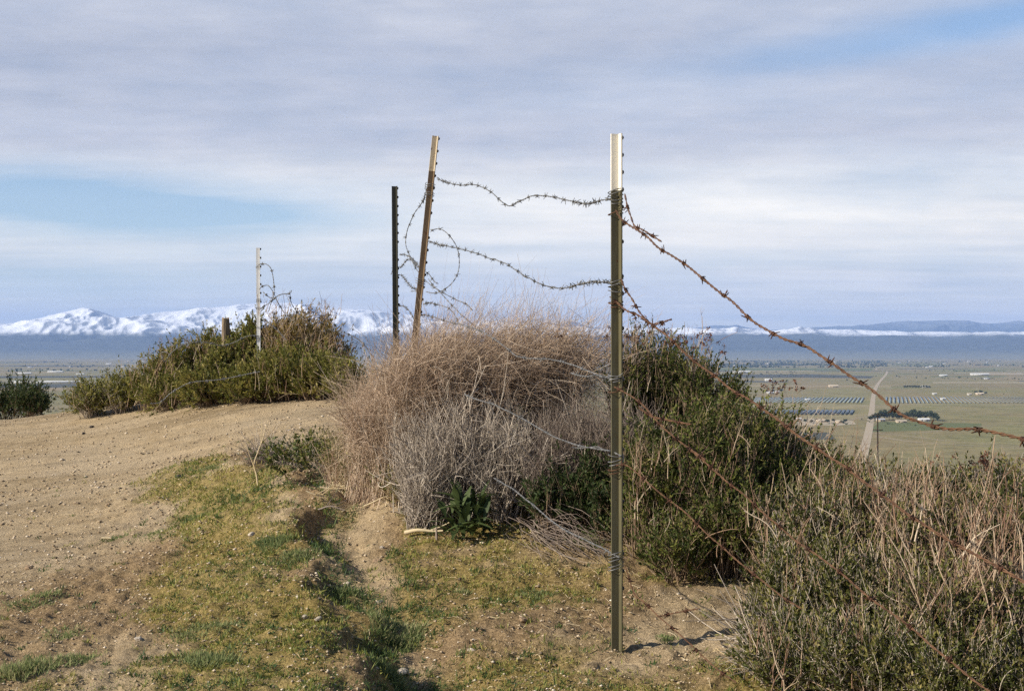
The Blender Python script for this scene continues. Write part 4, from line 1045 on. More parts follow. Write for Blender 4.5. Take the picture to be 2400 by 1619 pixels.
# the big dry bush, the grey dead shrub, the dark twigs
def dead_shrub(name, label, ls, mat, n_stem, n_twig, stem_r, twig_r, twig_len, extra=None, second=None, **kw):
    global SH; SH += 1
    lm = lumps_from(ls); c = np.mean([l[0] for l in lm], axis=0); base = np.array((c[0], c[1], float(G(c[0], c[1])[0])))
    t = thing(name, base, label, 'dry shrub', None)
    br, _ = shrub_geo(200 + SH, lm, n_stem, n_twig, stem_r, twig_r, twig_len, **kw)
    put('branchwork', br, M[mat], t, base)
    # a few thick woody limbs carry the mass
    rl = np.random.RandomState(900 + SH); nl = 12 + len(lm) * 3
    li, _ = shrub_geo(900 + SH, lm, nl, nl * 5, stem_r * 2.6, stem_r * 1.1, twig_len * 1.6, wild=.7, twig_up=.3, wig=.07, root_k=.15, min_t=.25, topbias=.5)
    put('limb', li, M['grey_twig'], t, base)
    if second:
        br2, _ = shrub_geo(260 + SH, lumps_from(second[0]), *second[1:6], **second[6]); put('twig_spray', br2, M[mat], t, base)
    return t
dead_shrub('dry_shrub', 'large dry tan bush of fine tangled stems in front of the leaning post',
           [(1130, 838, 6.95, 200, 54, .36, 4), (990, 870, 6.9, 120, 62, .34, 3), (1310, 818, 6.95, 130, 40, .28, 2.6), (885, 950, 7.1, 78, 55, .3, 1.5), (920, 990, 7.0, 80, 50, .25, 1.1), (1080, 880, 6.9, 110, 42, .25, 1)], 'tan_twig',
           1300, 19000, .0013, .00095, .17, lean=(.2, -.02, .0), wild=.8, twig_up=.08, curl=.2, wig=.06, root_k=.12, min_t=.5, topbias=.3, bendk=.9,
           second=([(1150, 800, 6.95, 140, 36, .25, 3), (1060, 815, 6.9, 120, 36, .25, 1), (1300, 805, 6.9, 110, 26, .25, 1)], 130, 1300, .0009, .0006, .22, dict(lean=(.45, 0, .05), bendk=.8, wild=.6, twig_up=.5, root_k=.4, topbias=.8)))
dead_shrub('dry_shrub', 'pale grey dead shrub of stiff bare twigs beside the broad leaved plant',
           [(1080, 1040, 6.6, 145, 125, .28, 4), (1010, 1100, 6.5, 105, 115, .25, 2), (960, 1010, 6.75, 70, 70, .2, .8), (1180, 1070, 6.5, 110, 100, .25, 2), (980, 1170, 6.45, 55, 60, .2, 1)], 'grey_twig',
           560, 4200, .0027, .0014, .11, wild=.6, twig_up=.45, wig=.04, root_k=.2, min_t=.3, topbias=.35)
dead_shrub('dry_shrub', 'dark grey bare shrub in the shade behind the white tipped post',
           [(1350, 1040, 6.5, 90, 75, .22, 3), (1420, 1030, 6.4, 75, 80, .22, 2), (1290, 1090, 6.4, 80, 60, .2, 1.5), (1500, 1020, 6.3, 60, 60, .2, .8)], 'dark_twig',  # darker than the grey shrub: its neighbours' shade put into the twig colour
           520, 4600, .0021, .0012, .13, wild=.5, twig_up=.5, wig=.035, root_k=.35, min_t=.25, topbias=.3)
dead_shrub('dry_shrub', 'pale straw coloured dry weed mass at the road side of the big tan bush',
           [(840, 1010, 7.9, 55, 75, .3, 2), (850, 1090, 7.5, 75, 60, .3, 2), (920, 1130, 7.1, 60, 55, .25, 1.5)], 'straw',
           360, 2400, .0014, .0009, .14, wild=.5, twig_up=.2, lean=(.0, 0, 0), wig=.03, root_k=.5, min_t=.3, topbias=.3)

# green shrubs beyond and beside the tall post
green_shrub('dark green shrub with lit tips rising behind the tall white tipped post', [(1530, 850, 7.0, 85, 58, .3, 3), (1610, 880, 6.9, 80, 60, .3, 3), (1480, 900, 6.9, 60, 70, .25, 2), (1690, 930, 6.8, 70, 60, .3, 2)],
            420, 4200, 42000, 'leaf_green', stalks=([(1560, 860, 6.9, 110, .25, .12, 2), (1480, 830, 6.9, 60, .2, .06, 1)], 130, .13, .0014, (.12, 0, 0)), topbias=.3)
green_shrub('broad green shrub covering the slope beside the tall post', [(1520, 1150, 5.95, 90, 150, .28, 3), (1610, 1120, 5.9, 110, 160, .3, 4), (1700, 1060, 6.0, 110, 130, .3, 3), (1700, 1220, 5.7, 110, 130, .25, 3), (1590, 1290, 5.6, 90, 80, .2, 1.6)],
            620, 6500, 70000, 'leaf_green', stalks=([(1620, 1180, 5.7, 140, .2, .25, 2)], 130, .15, .0015, (.2, 0, 0)), topbias=.2)
green_shrub('green shrub with many leaning tan stalks on the ridge falling toward the valley', [(1790, 1045, 6.3, 90, 80, .3, 3), (1880, 1105, 6.2, 85, 72, .3, 3), (1960, 1140, 6.1, 75, 52, .3, 2), (1800, 1140, 6.0, 110, 95, .3, 3), (1930, 1180, 5.8, 105, 72, .25, 2.4)],
            560, 5600, 62000, 'leaf_green', stalks=([(1800, 1075, 6.2, 110, .25, .13, 3), (1920, 1135, 6.1, 100, .25, .08, 3)], 260, .15, .0015, (.35, 0, 0)), topbias=.3, lean=(.12, 0, 0))
green_shrub('pale stalked shrub at the edge of the slope below the utility pole', [(2080, 1180, 5.6, 100, 52, .3, 3), (2200, 1185, 5.4, 100, 58, .3, 3), (2330, 1175, 5.3, 100, 66, .3, 3), (2440, 1170, 5.3, 80, 70, .3, 2)],
            440, 4600, 52000, 'leaf_olive', 'grey_twig', stalks=([(2080, 1200, 5.6, 120, .3, .05, 3), (2260, 1200, 5.4, 140, .3, .05, 3), (2400, 1190, 5.3, 80, .3, .06, 2)], 700, .13, .0015, (.08, 0, 0)), topbias=.3)
green_shrub('green shrub full of upright dry stalks beside the sandy patch', [(1900, 1300, 4.9, 120, 130, .28, 3), (2000, 1250, 5.0, 120, 120, .28, 3), (1860, 1420, 4.6, 110, 110, .22, 2.2), (1980, 1430, 4.5, 120, 130, .25, 3)],
            680, 7600, 70000, 'leaf_olive', 'grey_twig', stalks=([(1900, 1330, 4.85, 130, .25, .14, 2), (2010, 1240, 4.95, 120, .25, .12, 3), (1960, 1450, 4.55, 130, .2, .15, 2)], 620, .15, .0018, (.06, 0, 0)), topbias=.2)
green_shrub('tall reddish stalked shrub at the edge of the fence line under the rusty wires', [(2140, 1330, 4.6, 120, 130, .28, 3), (2270, 1320, 4.5, 120, 140, .28, 3), (2400, 1300, 4.4, 110, 150, .3, 3), (2200, 1480, 4.2, 130, 120, .25, 2.5), (2350, 1480, 4.1, 130, 130, .25, 2.5)],
            760, 9000, 74000, 'leaf_olive', 'dark_twig', stalks=([(2150, 1350, 4.55, 120, .25, .15, 2), (2290, 1370, 4.4, 130, .25, .15, 3), (2370, 1480, 4.15, 120, .2, .15, 3), (2200, 1500, 4.15, 120, .2, .1, 2)], 820, .2, .0021, (.04, 0, 0)), topbias=.2)
green_shrub('low green shrub with pale dead twigs at the corner below the sandy patch', [(1860, 1560, 4.25, 120, 80, .2, 2), (2020, 1580, 4.1, 130, 90, .2, 3), (2200, 1600, 3.95, 130, 90, .2, 3), (2360, 1610, 3.9, 110, 90, .2, 2)],
            460, 6000, 46000, 'leaf_olive', 'grey_twig', stalks=([(1900, 1590, 4.2, 130, .15, .04, 2), (2100, 1600, 4.1, 150, .15, .06, 3), (2300, 1600, 4.0, 120, .15, .06, 3)], 480, .16, .0018), topbias=.2)
dead_shrub('dry_shrub', 'pale dead twigs splayed flat over the edge of the sandy patch', [(1790, 1480, 4.55, 75, 55, .15, 3), (1840, 1530, 4.4, 90, 45, .15, 3), (1760, 1560, 4.4, 70, 30, .12, 1.5)], 'grey_twig', 160, 700, .0022, .0013, .11, wild=.6, twig_up=.05, lean=(-.25, 0, 0), root_k=-.6, min_t=.3)
green_shrub('open leafy sprigs and twigs growing at the road end of the rut', [(680, 1095, 8.5, 85, 55, .3, 3), (760, 1075, 8.3, 60, 60, .25, 2), (640, 1120, 8.7, 50, 35, .2, 1)], 70, 520, 2600, 'leaf_green', 'grey_twig', leaf_L=.026, leaf_W=.0048, topbias=.6, twig_len=.09, root_k=.1)
green_shrub('thin green and straw weeds at the foot of the big tan bush by the rut', [(860, 1110, 7.3, 70, 45, .25, 3), (800, 1080, 7.6, 50, 45, .2, 2), (930, 1150, 6.9, 50, 35, .2, 1.5)], 90, 800, 3200, 'leaf_olive', 'straw', stalks=([(850, 1130, 7.3, 80, .25, .04, 1)], 160, .16, .0013, (-.15, 0, 0)), leaf_L=.022, leaf_W=.0036, topbias=.6, root_k=.15)
# understorey behind the post, the hollow's shade put into its dark leaf colour
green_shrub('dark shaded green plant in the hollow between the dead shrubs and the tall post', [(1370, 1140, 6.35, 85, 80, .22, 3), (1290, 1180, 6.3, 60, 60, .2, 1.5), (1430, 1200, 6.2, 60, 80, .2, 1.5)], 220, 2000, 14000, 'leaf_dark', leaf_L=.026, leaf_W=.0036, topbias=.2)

# ------------------------------------------------------------------ smaller plants
def broad_plant(px, py, d, n, L, label):
    rng = np.random.RandomState(int(px)); b = P(px, py, d); b[2] = float(G(b[0], b[1])[0])
    Vs, Fs = [], []; off = 0
    for k in range(n):
        a = rng.uniform(0, 6.28); el = rng.uniform(.35, 1.35); ln = L * rng.uniform(.55, 1.1); w = ln * rng.uniform(.07, .115)
        h = np.array((math.cos(a), math.sin(a), 0)); s = np.array((-h[1], h[0], 0)); m = 9
        st = b * 0 + np.array((rng.normal() * .04, rng.normal() * .03, rng.uniform(0, .16)))
        rib = [st + h * ln * math.cos(el) * t * (1 + .3 * t) + np.array((0, 0, 1)) * ln * (math.sin(el) * t - .55 * t * t * math.cos(el)) for t in np.linspace(0, 1, m)]
        for i, (q, t) in enumerate(zip(rib, np.linspace(0, 1, m))):
            ww = w * math.sin(math.pi * min(1, .08 + .92 * t ** .85)) * (1 + .16 * math.sin(9 * t + k)) + .0008
            fold = np.array((0, 0, ww * .35)); tw = s * ww
            Vs += [q - tw + fold, q, q + tw + fold]
        for i in range(m - 1):
            for j in (0, 1): Fs.append((off + i * 3 + j, off + i * 3 + j + 1, off + i * 3 + j + 4, off + i * 3 + j + 3))
        off += 3 * m
    V = np.array(Vs); r = np.repeat(rng.rand(n), 27)
    t = thing('leafy_plant', b, label, 'plant')
    link('foliage', np_mesh('foliage', V, Fs, r, smooth=True), M['leaf_broad'], t)
    sp = tubes(np.array([[(0, 0, -.01), (.01, 0, .06), (.0, .01, .13), (.01, 0, .2)]]), np.array([[.006, .005, .004, .002]]), 5)
    link('stem', np_mesh('stem', *sp), M['leaf_broad'], t)
broad_plant(1085, 1215, 6.26, 44, .18, 'broad leaved green plant at the foot of the grey dead shrub')
broad_plant(1130, 1180, 6.3, 20, .15, 'smaller broad leaved green plant beside the bigger one under grey twigs')

def sprig(seed, pts, r, label, mat='bark', leaf=None, nl=60, side=5, name='sprig', cat='twig'):
    """one leafy or bare branch standing in the soil"""
    rng = np.random.RandomState(seed)
    c = catmull(pts, .02); base = c[0].copy()
    parts = [tubes(c[None], np.linspace(r, r * .4, len(c))[None], 5, rng, np.array([.8]))]
    for k in range(side):
        i = rng.randint(len(c) // 4, len(c) - 1); tg = c[min(i + 1, len(c) - 1)] - c[i - 1]; tg /= np.linalg.norm(tg)
        dr = tg + rng.normal(size=3) * .5; dr /= np.linalg.norm(dr); l = rng.uniform(.05, .13)
        q = c[i] + np.linspace(0, 1, 5)[:, None] * dr * l + np.array((0, 0, .02)) * np.linspace(0, 1, 5)[:, None] ** 2
        parts.append(tubes(q[None], np.linspace(r * .5, r * .25, 5)[None], 4, rng))
    V, Fc, rr = cat_geo(parts)
    t = thing(name, base, label, cat)
    link('stem', np_mesh('stem', V - base, Fc, rr), M[mat], t)
    if leaf:
        i = (len(c) * (.35 + .65 * rng.rand(nl))).astype(int).clip(0, len(c) - 1)
        V, Fc, rr = leaves(c[i] - base + rng.normal(size=(nl, 3)) * .004, rng.normal(size=(nl, 3)) * .7 + (0, 0, .5), .030, .0055, rng)
        link('foliage', np_mesh('foliage', V, Fc, rr), M[leaf], t)
def zs(x, y): return 560 + x / 5.6, 980 + y / 5.6
def on_g(px, py): return hit(px, py)
for k, (pp, lab) in enumerate([([(1000, 800), (930, 640), (860, 560), (820, 440), (770, 320), (735, 210)], 'upright leafy sprig, tallest at the road edge of the berm'),
                               ([(1090, 830), (900, 650), (720, 560), (620, 470), (540, 370)], 'leafy sprig bent toward the road beside the tallest sprig'),
                               ([(1380, 960), (1290, 660), (1230, 520), (1160, 420), (1100, 340)], 'leafy sprig with dark leaf pairs in front of the straw weeds'),
                               ([(1440, 800), (1410, 600), (1300, 400), (1210, 290), (1175, 200)], 'thin leafy sprig beside the straw weeds'),
                               ([(1450, 820), (1400, 560), (1390, 300), (1380, 120)], 'straight leafy sprig at the edge of the big tan bush'),
                               ([(700, 850), (560, 700), (450, 640), (380, 560)], 'short leafy sprig low on the berm')]):
    g = on_g(*zs(*pp[0])); d0 = g[1]
    sprig(40 + k, [P(*zs(*q), d0 - .02 * i) for i, q in enumerate(pp)], .0026, lab, 'bark', 'leaf_green', 70)
g = on_g(*zs(240, 900)); sprig(60, [P(*zs(*q), g[1]) for q in [(250, 900), (230, 740), (200, 600), (250, 440), (310, 280), (350, 130)]], .006, 'bare pale stick standing up at the crest of the berm', 'straw')
for k, (pp, lab, r) in enumerate([([(1120, 850), (1230, 900), (1350, 920), (1450, 880), (1550, 850), (1680, 850), (1760, 890)], 'pale arched dead branch lying near the rut', .007),
                                  ([(1060, 930), (1180, 950), (1280, 970)], 'short pale dead stick beside the arched branch', .006),
                                  ([(880, 980), (1000, 1030), (1120, 1050)], 'pale dead stick above the dark rut', .005),
                                  ([(1640, 1180), (1780, 1120), (1900, 1060), (2060, 1050)], 'bare branch lying toward the grey dead shrub', .005),
                                  ([(950, 1250), (1080, 1215), (1200, 1180), (1390, 1235)], 'dark bent stick lying across the rut', .006)]):
    g = on_g(*zs(*pp[len(pp) // 2])); sprig(70 + k, [P(*zs(*q), g[1] - .12) + np.array((0, 0, .01)) for q in pp], r, lab, 'straw' if k != 4 else 'dark_twig', side=3, name='dead_branch', cat='branch')
# low brown brush over the rut, and the twig pile before the hollow
dead_shrub('dry_shrub', 'low reddish brown brush clinging to the top of the rut', [(650, 1130, 8.6, 60, 45, .2, 3), (700, 1165, 8.3, 60, 35, .2, 2), (620, 1090, 8.9, 40, 35, .15, 1)], 'dark_twig', 200, 1100, .0018, .0011, .11, wild=.55, twig_up=.15, root_k=.2, min_t=.2)
def twig_pile():
    rng = np.random.RandomState(9); n = 75
    a = hit(1240, 1235); b = hit(1385, 1330)
    t = rng.normal(size=(n, 1)) * .12
    p0 = a + rng.normal(size=(n, 3)) * (.06, .05, .02); p1 = b + rng.normal(size=(n, 3)) * (.10, .08, .02)
    f0, f1 = rng.uniform(-.1, .35, (n, 1)), rng.uniform(.6, 1.1, (n, 1))
    q0, q1 = p0 + (p1 - p0) * f0, p0 + (p1 - p0) * f1
    K = 6; s = np.linspace(0, 1, K)[None, :, None]
    pa = q0[:, None] * (1 - s) + q1[:, None] * s + rng.normal(size=(n, 1, 3)) * .05 * s * (1 - s) * 4
    gz = G(pa[..., 0].ravel(), pa[..., 1].ravel(), False).reshape(n, K)
    pa[..., 2] = np.maximum(pa[..., 2], gz + .008) + rng.uniform(0, .06, (n, 1))
    base = pa[0, 0].copy()
    V, Fc, r = tubes(pa - base, .0017 * rng.uniform(.5, 1.4, (n, 1)) * np.linspace(1, .5, K)[None], 4, rng)
    o = link('brushwood', np_mesh('brushwood', V, Fc, r), M['dark_twig']); o.location = base
    tag(o, 'loose pile of dead twigs on the ground near the foot of the post', 'twig pile')
twig_pile()

# dry weeds with dark seed heads standing against the mountains
def seed_weed(px, py, d, n, H, sx, label, seed, lean=.25):
    rng = np.random.RandomState(seed); b = P(px, py, d)
    t = thing('dry_weed', b, label, 'weed')
    st = []
    for k in range(n):
        dx = rng.normal() * sx; h = H * rng.uniform(.6, 1.05)
        s = np.linspace(0, 1, 8)[:, None]
        st.append(np.array((rng.normal() * .03, rng.normal() * .05, 0)) + s * np.array((dx + lean * h, rng.normal() * .08, h)) + s ** 2 * np.array((dx * .5, 0, -.1 * h)))
    st = np.array(st); V, Fc, r = tubes(st, .0011 * np.linspace(1.3, .6, 8)[None] * np.ones((n, 1)), 3, rng)
    hp = []; br = []
    for k in range(n):
        for q in range(rng.randint(2, 6)):
            i = rng.randint(5, 8); p = st[k, i]; e = p + rng.normal(size=3) * (.03, .03, .015) + (0, 0, .015)
            br.append(np.linspace(0, 1, 8)[:, None] * (e - p) + p); hp.append(e)
    V2, F2, r2 = tubes(np.array(br), .0007, 3, rng)
    link('stem', np_mesh('stem', *cat_geo([(V, Fc, r), (V2, F2, r2)])), M['dark_twig'], t)
    for p in hp:
        link('seed_head', np_mesh('seed_head', *leaves(rng.normal(size=(12, 3)) * .0035, rng.normal(size=(12, 3)), .009, .0035, rng)), M['seed'], t).location = p
seed_weed(1500, 850, 6.5, 7, .2, .06, 'dry weed with dark seed heads next to the tall post top of shrub', 1)
seed_weed(1620, 870, 6.6, 8, .2, .07, 'dry weed with dark seed heads over the middle of the green shrub', 2)
seed_weed(1380, 840, 6.9, 7, .16, .1, 'wispy dry weed with tiny seed heads above the tan bush', 3, .1)
seed_weed(1800, 960, 6.3, 5, .13, .05, 'dry weed with dark seed heads where the slope falls away', 4)
seed_weed(2290, 1130, 5.2, 9, .09, .06, 'low dry weed with rusty seed heads at the slope edge below the far fields', 5, .05)

# stake and pale driftwood by the broad plant
g = hit(1024, 1265)
sprig(90, [g + np.array((0, 0, -.03)), g + np.array((-.002, 0, .05)), g + np.array((.0, 0, .1))], .007, 'short dark broken stake upright in the mossy ground', 'dark_twig', side=0, name='stake', cat='stake')
g2 = hit(995, 1258)
sprig(91, [g2 + np.array((-.09, .02, .015)), g2 + np.array((-.03, 0, .03)), g2 + np.array((.04, -.01, .025)), g2 + np.array((.085, -.02, .03))], .011, 'bleached pale root lying against the dark stake', 'straw', side=4, name='dead_root', cat='root')
g3 = hit(253, 1267)
sprig(92, [g3 + np.array((-.035, 0, .012)), g3 + np.array((0, 0, .014)), g3 + np.array((.035, -.005, .012))], .008, 'short white stick lying on the dirt track beside a grass tuft', 'straw', side=0, name='dead_branch', cat='branch')

# ------------------------------------------------------------------ rocks
def rock(px, py, size, mat, label, seed, flat=.6):
    rng = np.random.RandomState(seed); g = hit(px, py); g = np.array((g[0], g[1], float(G(g[0], g[1])[0])))
    import bmesh
    bm = bmesh.new(); bmesh.ops.create_icosphere(bm, subdivisions=3, radius=1)
    dirs = rng.normal(size=(9, 3)); dirs /= np.linalg.norm(dirs, axis=1, keepdims=True); cut = rng.uniform(.62, .95, 9)
    for v in bm.verts:
        c = np.array(v.co); k = np.max(c @ dirs.T / cut); c = c / max(k, 1) if k > 1 else c
        c *= 1 + .06 * rng.normal()
        v.co = c * (1, .8, flat) * size
    me = bpy.data.meshes.new('rock'); bm.to_mesh(me); bm.free()
    o = link('rock', me, M[mat]); o.location = g + np.array((0, 0, size * flat * .45)); o.rotation_euler.z = rng.rand() * 6
    tag(o, label, 'rock')
for k, (px, py, s, mt, lab) in enumerate([(145, 1080, .03, 'stone_white', 'pale flat stone on the dirt road, whitest of the roadway'), (215, 1002, .035, 'stone_dark', 'small dark stone near the far edge of the dirt road'), (196, 1017, .03, 'stone_dark', 'dark stone on the road next to another dark stone'),
        (67, 1334, .03, 'stone_brown', 'dark brown stone alone on the trodden dirt'), (422, 1117, .04, 'stone_dark', 'grey dark rock half buried in the green crest of the berm'), (590, 1253, .028, 'stone_white', 'pale stone on the mossy side of the berm'),
        (714, 1453, .018, 'stone_white', 'round white pebble on the slope of the rut'), (746, 1455, .02, 'stone_white', 'white pebble, larger of two round ones by the rut'), (890, 1412, .022, 'stone_white', 'white stone among grass at the bottom of the rut'),
        (816, 1365, .022, 'stone_white', 'pale cream stone where the rut narrows'), (884, 1316, .028, 'stone_brown', 'flat tan stone on the mossy flat'), (896, 1284, .02, 'stone_white', 'cream stone on the moss below the straw weeds'), (945, 1585, .035, 'stone_white', 'long pale stone in shade at the bottom of the gully'),
        (363, 1185, .022, 'stone_brown', 'brown stone where berm moss meets bare dirt'), (324, 1503, .022, 'stone_white', 'pale stone in the brown soil between grass tufts'), (1225, 1455, .025, 'stone_brown', 'tan stone half sunk in the mossy flat'), (1105, 1528, .018, 'stone_white', 'small white stone on the mossy flat toward the post')]):
    rock(px, py, s * .8, mt, lab, k + 1, .55)

def gravel():
    rng = np.random.RandomState(31)
    ico = np.array([(1, 0, 0), (-1, 0, 0), (0, 1, 0), (0, -1, 0), (0, 0, .7), (0, 0, -.7)], float)
    tri = np.array([(0, 2, 4), (2, 1, 4), (1, 3, 4), (3, 0, 4), (2, 0, 5), (1, 2, 5), (3, 1, 5), (0, 3, 5)])
    N = 95000
    d = 3.4 * (16.5 / 3.4) ** (rng.rand(N) ** 1.15); px = rng.uniform(-300, 2000, N); x = (px - CX) / F * d
    n = fbm(x * 2, d * 2, 3); rd = road_mask(x, d); so = soil_mask(x, d)
    keep = rng.rand(N) < np.clip(.35 + .5 * n + .35 * so + .1 * rd, .08, 1); x, d, so = x[keep], d[keep], so[keep]
    keep = (x < .35 + .25 * (d < 5.5) * 2) ; x, d, so = x[keep], d[keep], so[keep]
    z = G(x, d); n = len(x)
    s = .0024 + .010 * rng.rand(n) ** 3.5 + .0000 * d; s *= np.clip(d / 6, .8, 1.6)
    sc = rng.uniform(.6, 1.2, (n, 6, 3)) * np.array((1, .85, .7))
    a = rng.uniform(0, 6.28, n); ca, sa = np.cos(a)[:, None], np.sin(a)[:, None]
    V = ico[None] * sc * s[:, None, None]
    V = np.stack([V[..., 0] * ca - V[..., 1] * sa, V[..., 0] * sa + V[..., 1] * ca, V[..., 2]], -1)
    V += np.stack([x, d, z + s * .25], 1)[:, None]
    Fc = (tri[None] + (np.arange(n) * 6)[:, None, None]).reshape(-1, 3)
    o = link('gravel', np_mesh('gravel', V.reshape(-1, 3), Fc, np.repeat(rng.rand(n), 6)), M['gravel']); o['kind'] = 'stuff'; o['label'] = 'small tan gravel scattered over the dirt'; o['category'] = 'gravel'
gravel()

def litter():
    rng = np.random.RandomState(77); n = 2600
    d = 3.6 * (11 / 3.6) ** rng.rand(n); px = rng.uniform(-200, 1750, n); x = (px - CX) / F * d
    k = rng.rand(n) < .25 + .75 * sstep(-.4, 1.2, crest_sd(x, d)[0]); x, d = x[k], d[k]; n = len(x)
    a = rng.uniform(0, 6.28, n); L = rng.uniform(.012, .06, n) ** 1.0
    t = np.linspace(-.5, .5, 4)[None, :]
    bx = x[:, None] + np.cos(a)[:, None] * L[:, None] * t; by = d[:, None] + np.sin(a)[:, None] * L[:, None] * t
    bz = G(bx.ravel(), by.ravel()).reshape(n, 4) + .002 + rng.uniform(0, .006, (n, 1)) + rng.normal(size=(n, 4)) * .0015
    V, Fc, r = tubes(np.stack([bx, by, bz], -1), rng.uniform(.0006, .0016, (n, 1)) * np.ones((1, 4)), 3, rng)
    o = link('litter', np_mesh('litter', V, Fc, r), M['straw']); o['kind'] = 'stuff'; o['label'] = 'bits of dry straw and twig lying on the ground'; o['category'] = 'litter'
litter()

# ------------------------------------------------------------------ grass
def blades(x, y, L, W, lean, rng, tone):
    n = len(x); z = G(x, y)
    p = np.stack([x, y, z - .002], 1)
    d = rng.normal(size=(n, 3)) * lean + (0, 0, 1); d /= np.linalg.norm(d, axis=1, keepdims=True)
    return leaves(p, d, L, W, rng, tone)
def grass():
    rng = np.random.RandomState(17); N = 620000
    d = 3.5 * (11.5 / 3.5) ** rng.rand(N); px = rng.uniform(-350, 1900, N); x = (px - CX) / F * d
    m = moss_mask(x, d)
    fine = fbm(x * 8, d * 8, 3)
    k = rng.rand(N) < m * np.clip(.38 + 1.7 * fine, .04, 1); x, d, m = x[k], d[k], m[k]
    k = (x < .9); x, d = x[k], d[k]
    n = len(x); hue = np.clip(.62 + .55 * fbm(x * 1.1 + 7, d * 1.1, 3) + .18 * rng.normal(size=n), 0, 1)
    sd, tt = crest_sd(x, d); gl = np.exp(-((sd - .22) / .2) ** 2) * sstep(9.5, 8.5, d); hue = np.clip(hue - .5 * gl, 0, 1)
    L = (.007 + .017 * rng.rand(n) ** 1.5) * (1 + 1.2 * gl) * np.clip(d / 5, .9, 1.6)
    g1 = blades(x, d, L, .0016 * np.clip(d / 5, .9, 1.8), .75, rng, hue)
    # taller sprigs and rosettes standing out of the moss
    nc = 5200; d = 3.5 * (11.5 / 3.5) ** rng.rand(nc); px = rng.uniform(-350, 1900, nc); x = (px - CX) / F * d
    sd, tt = crest_sd(x, d)
    k = (rng.rand(nc) < .05 + .55 * moss_mask(x, d) + .3 * np.exp(-((sd - .16) / .25) ** 2) * sstep(9.5, 8.5, d) + .1 * (1 - road_mask(x, d))) & (x < .75); x, d = x[k], d[k]
    m = 16; n = len(x) * m; sz = np.repeat(rng.uniform(.3, 1.3, len(x)), m); hu = np.repeat(np.clip(.32 + .25 * rng.normal(size=len(x)), 0, 1), m)
    x = np.repeat(x, m) + rng.normal(size=n) * .012 * sz; d = np.repeat(d, m) + rng.normal(size=n) * .014 * sz
    g2 = blades(x, d, .030 * sz * rng.uniform(.4, 1.1, n), .0022, .9, rng, np.clip(hu + .12 * rng.normal(size=n), 0, 1))
    V, Fc, r = cat_geo([g1, g2])
    o = link('grass', np_mesh('grass', V, Fc, r), M['grass']); o['kind'] = 'stuff'; o['label'] = 'short mossy yellow green grass covering the berm and flat'; o['category'] = 'grass'
grass()
def tuft(px, py, w, h, n, label, seed):
    rng = np.random.RandomState(seed); g = hit(px, py)
    nc = 7; cc = rng.normal(size=(nc, 2)) * .3; n = int(n * .7); a = cc[rng.randint(0, nc, n)] + rng.normal(size=(n, 2)) * .2; x = g[0] + a[:, 0] * w * g[1] / F; y = g[1] + a[:, 1] * w * g[1] / F * 1.2
    z = G(x, y); p = np.stack([x, y, z - .004], 1)
    dr = np.c_[a * .7, np.ones(n)] + rng.normal(size=(n, 3)) * .55; dr /= np.linalg.norm(dr, axis=1, keepdims=True)
    V, Fc, r = leaves(p, dr, h * rng.uniform(.2, .95, n), .0020, rng, np.clip(rng.rand(n) * .7 + .3 * rng.rand(), 0, 1))
    base = np.array((g[0], g[1], float(G(g[0], g[1])[0])))
    o = link('grass_tuft', np_mesh('grass_tuft', V - base, Fc, r), M['tuft']); o.location = base
    tag(o, label, 'grass tuft')
for k, (px, py, w, h, n, lab) in enumerate([(80, 1575, 85, .05, 2200, 'thick dark green grass tuft in the corner of the brown soil'), (85, 1415, 75, .035, 1100, 'low grass tuft at the edge of the bare track'), (470, 1478, 95, .03, 1400, 'broad grey green tuft on brown soil beside the berm'),
        (470, 1555, 95, .045, 1800, 'dark green grass tuft nearest the berm base, thickest of the middle ones'), (905, 1480, 75, .055, 2200, 'lush dark grass tuft at the bottom of the gully'), (960, 1510, 60, .035, 900, 'lower grass tuft next to the lush one in the gully'),
        (370, 1250, 55, .03, 800, 'grey green tuft on bare dirt below the berm'), (275, 1262, 30, .03, 400, 'tiny tuft beside the short white stick'), (150, 1490, 60, .028, 700, 'sparse tuft in brown soil near the thick corner tuft'), (500, 1100, 50, .035, 800, 'dark green tuft on the very crest of the berm'),
        (650, 1270, 70, .045, 1600, 'dark green leafy clump on the shaded lip of the rut'), (700, 1310, 60, .045, 1400, 'dark green clump hanging into the rut'), (810, 1395, 60, .04, 1000, 'green clump crossing the bottom of the rut'), (1250, 1400, 50, .03, 700, 'bright green tuft on the mossy flat'),
        (1370, 1270, 70, .05, 900, 'pale green tuft beside the reddish twig pile'), (460, 1215, 60, .03, 800, 'green tuft on the mossy berm side'), (1080, 1385, 30, .03, 300, 'small leafy rosette in the middle of the mossy flat'), (200, 1545, 80, .03, 900, 'straggling grass tuft between the corner tuft and the berm'), (920, 1590, 70, .045, 1300, 'shaded grass tuft low in the gully'), (1560, 1500, 40, .025, 400, 'sparse grey tuft on sandy soil by the post')]):
    tuft(px, py, w, h, n, lab, 500 + k)

# ------------------------------------------------------------------ haze
def haze():
    V, Fc, _ = box(-52000, 52000, -46000, 46000, -101.2, 1150)
    me = np_mesh('haze', V, Fc)
    m = bpy.data.materials.new('air'); m.use_nodes = True; nt = NT(m.node_tree)
    v = nt.n('ShaderNodeVolumePrincipled', ins={'Color': (.36, .55, 1.0, 1), 'Density': HAZE, 'Anisotropy': 0.0})
    o = nt.n('ShaderNodeOutputMaterial'); nt.l(v.outputs[0], o.inputs['Volume'])
    ob = link('haze', me, m); ob['kind'] = 'stuff'; ob['label'] = 'pale blue air haze over the valley'; ob['category'] = 'haze'
HAZE = 3.8e-5
haze()

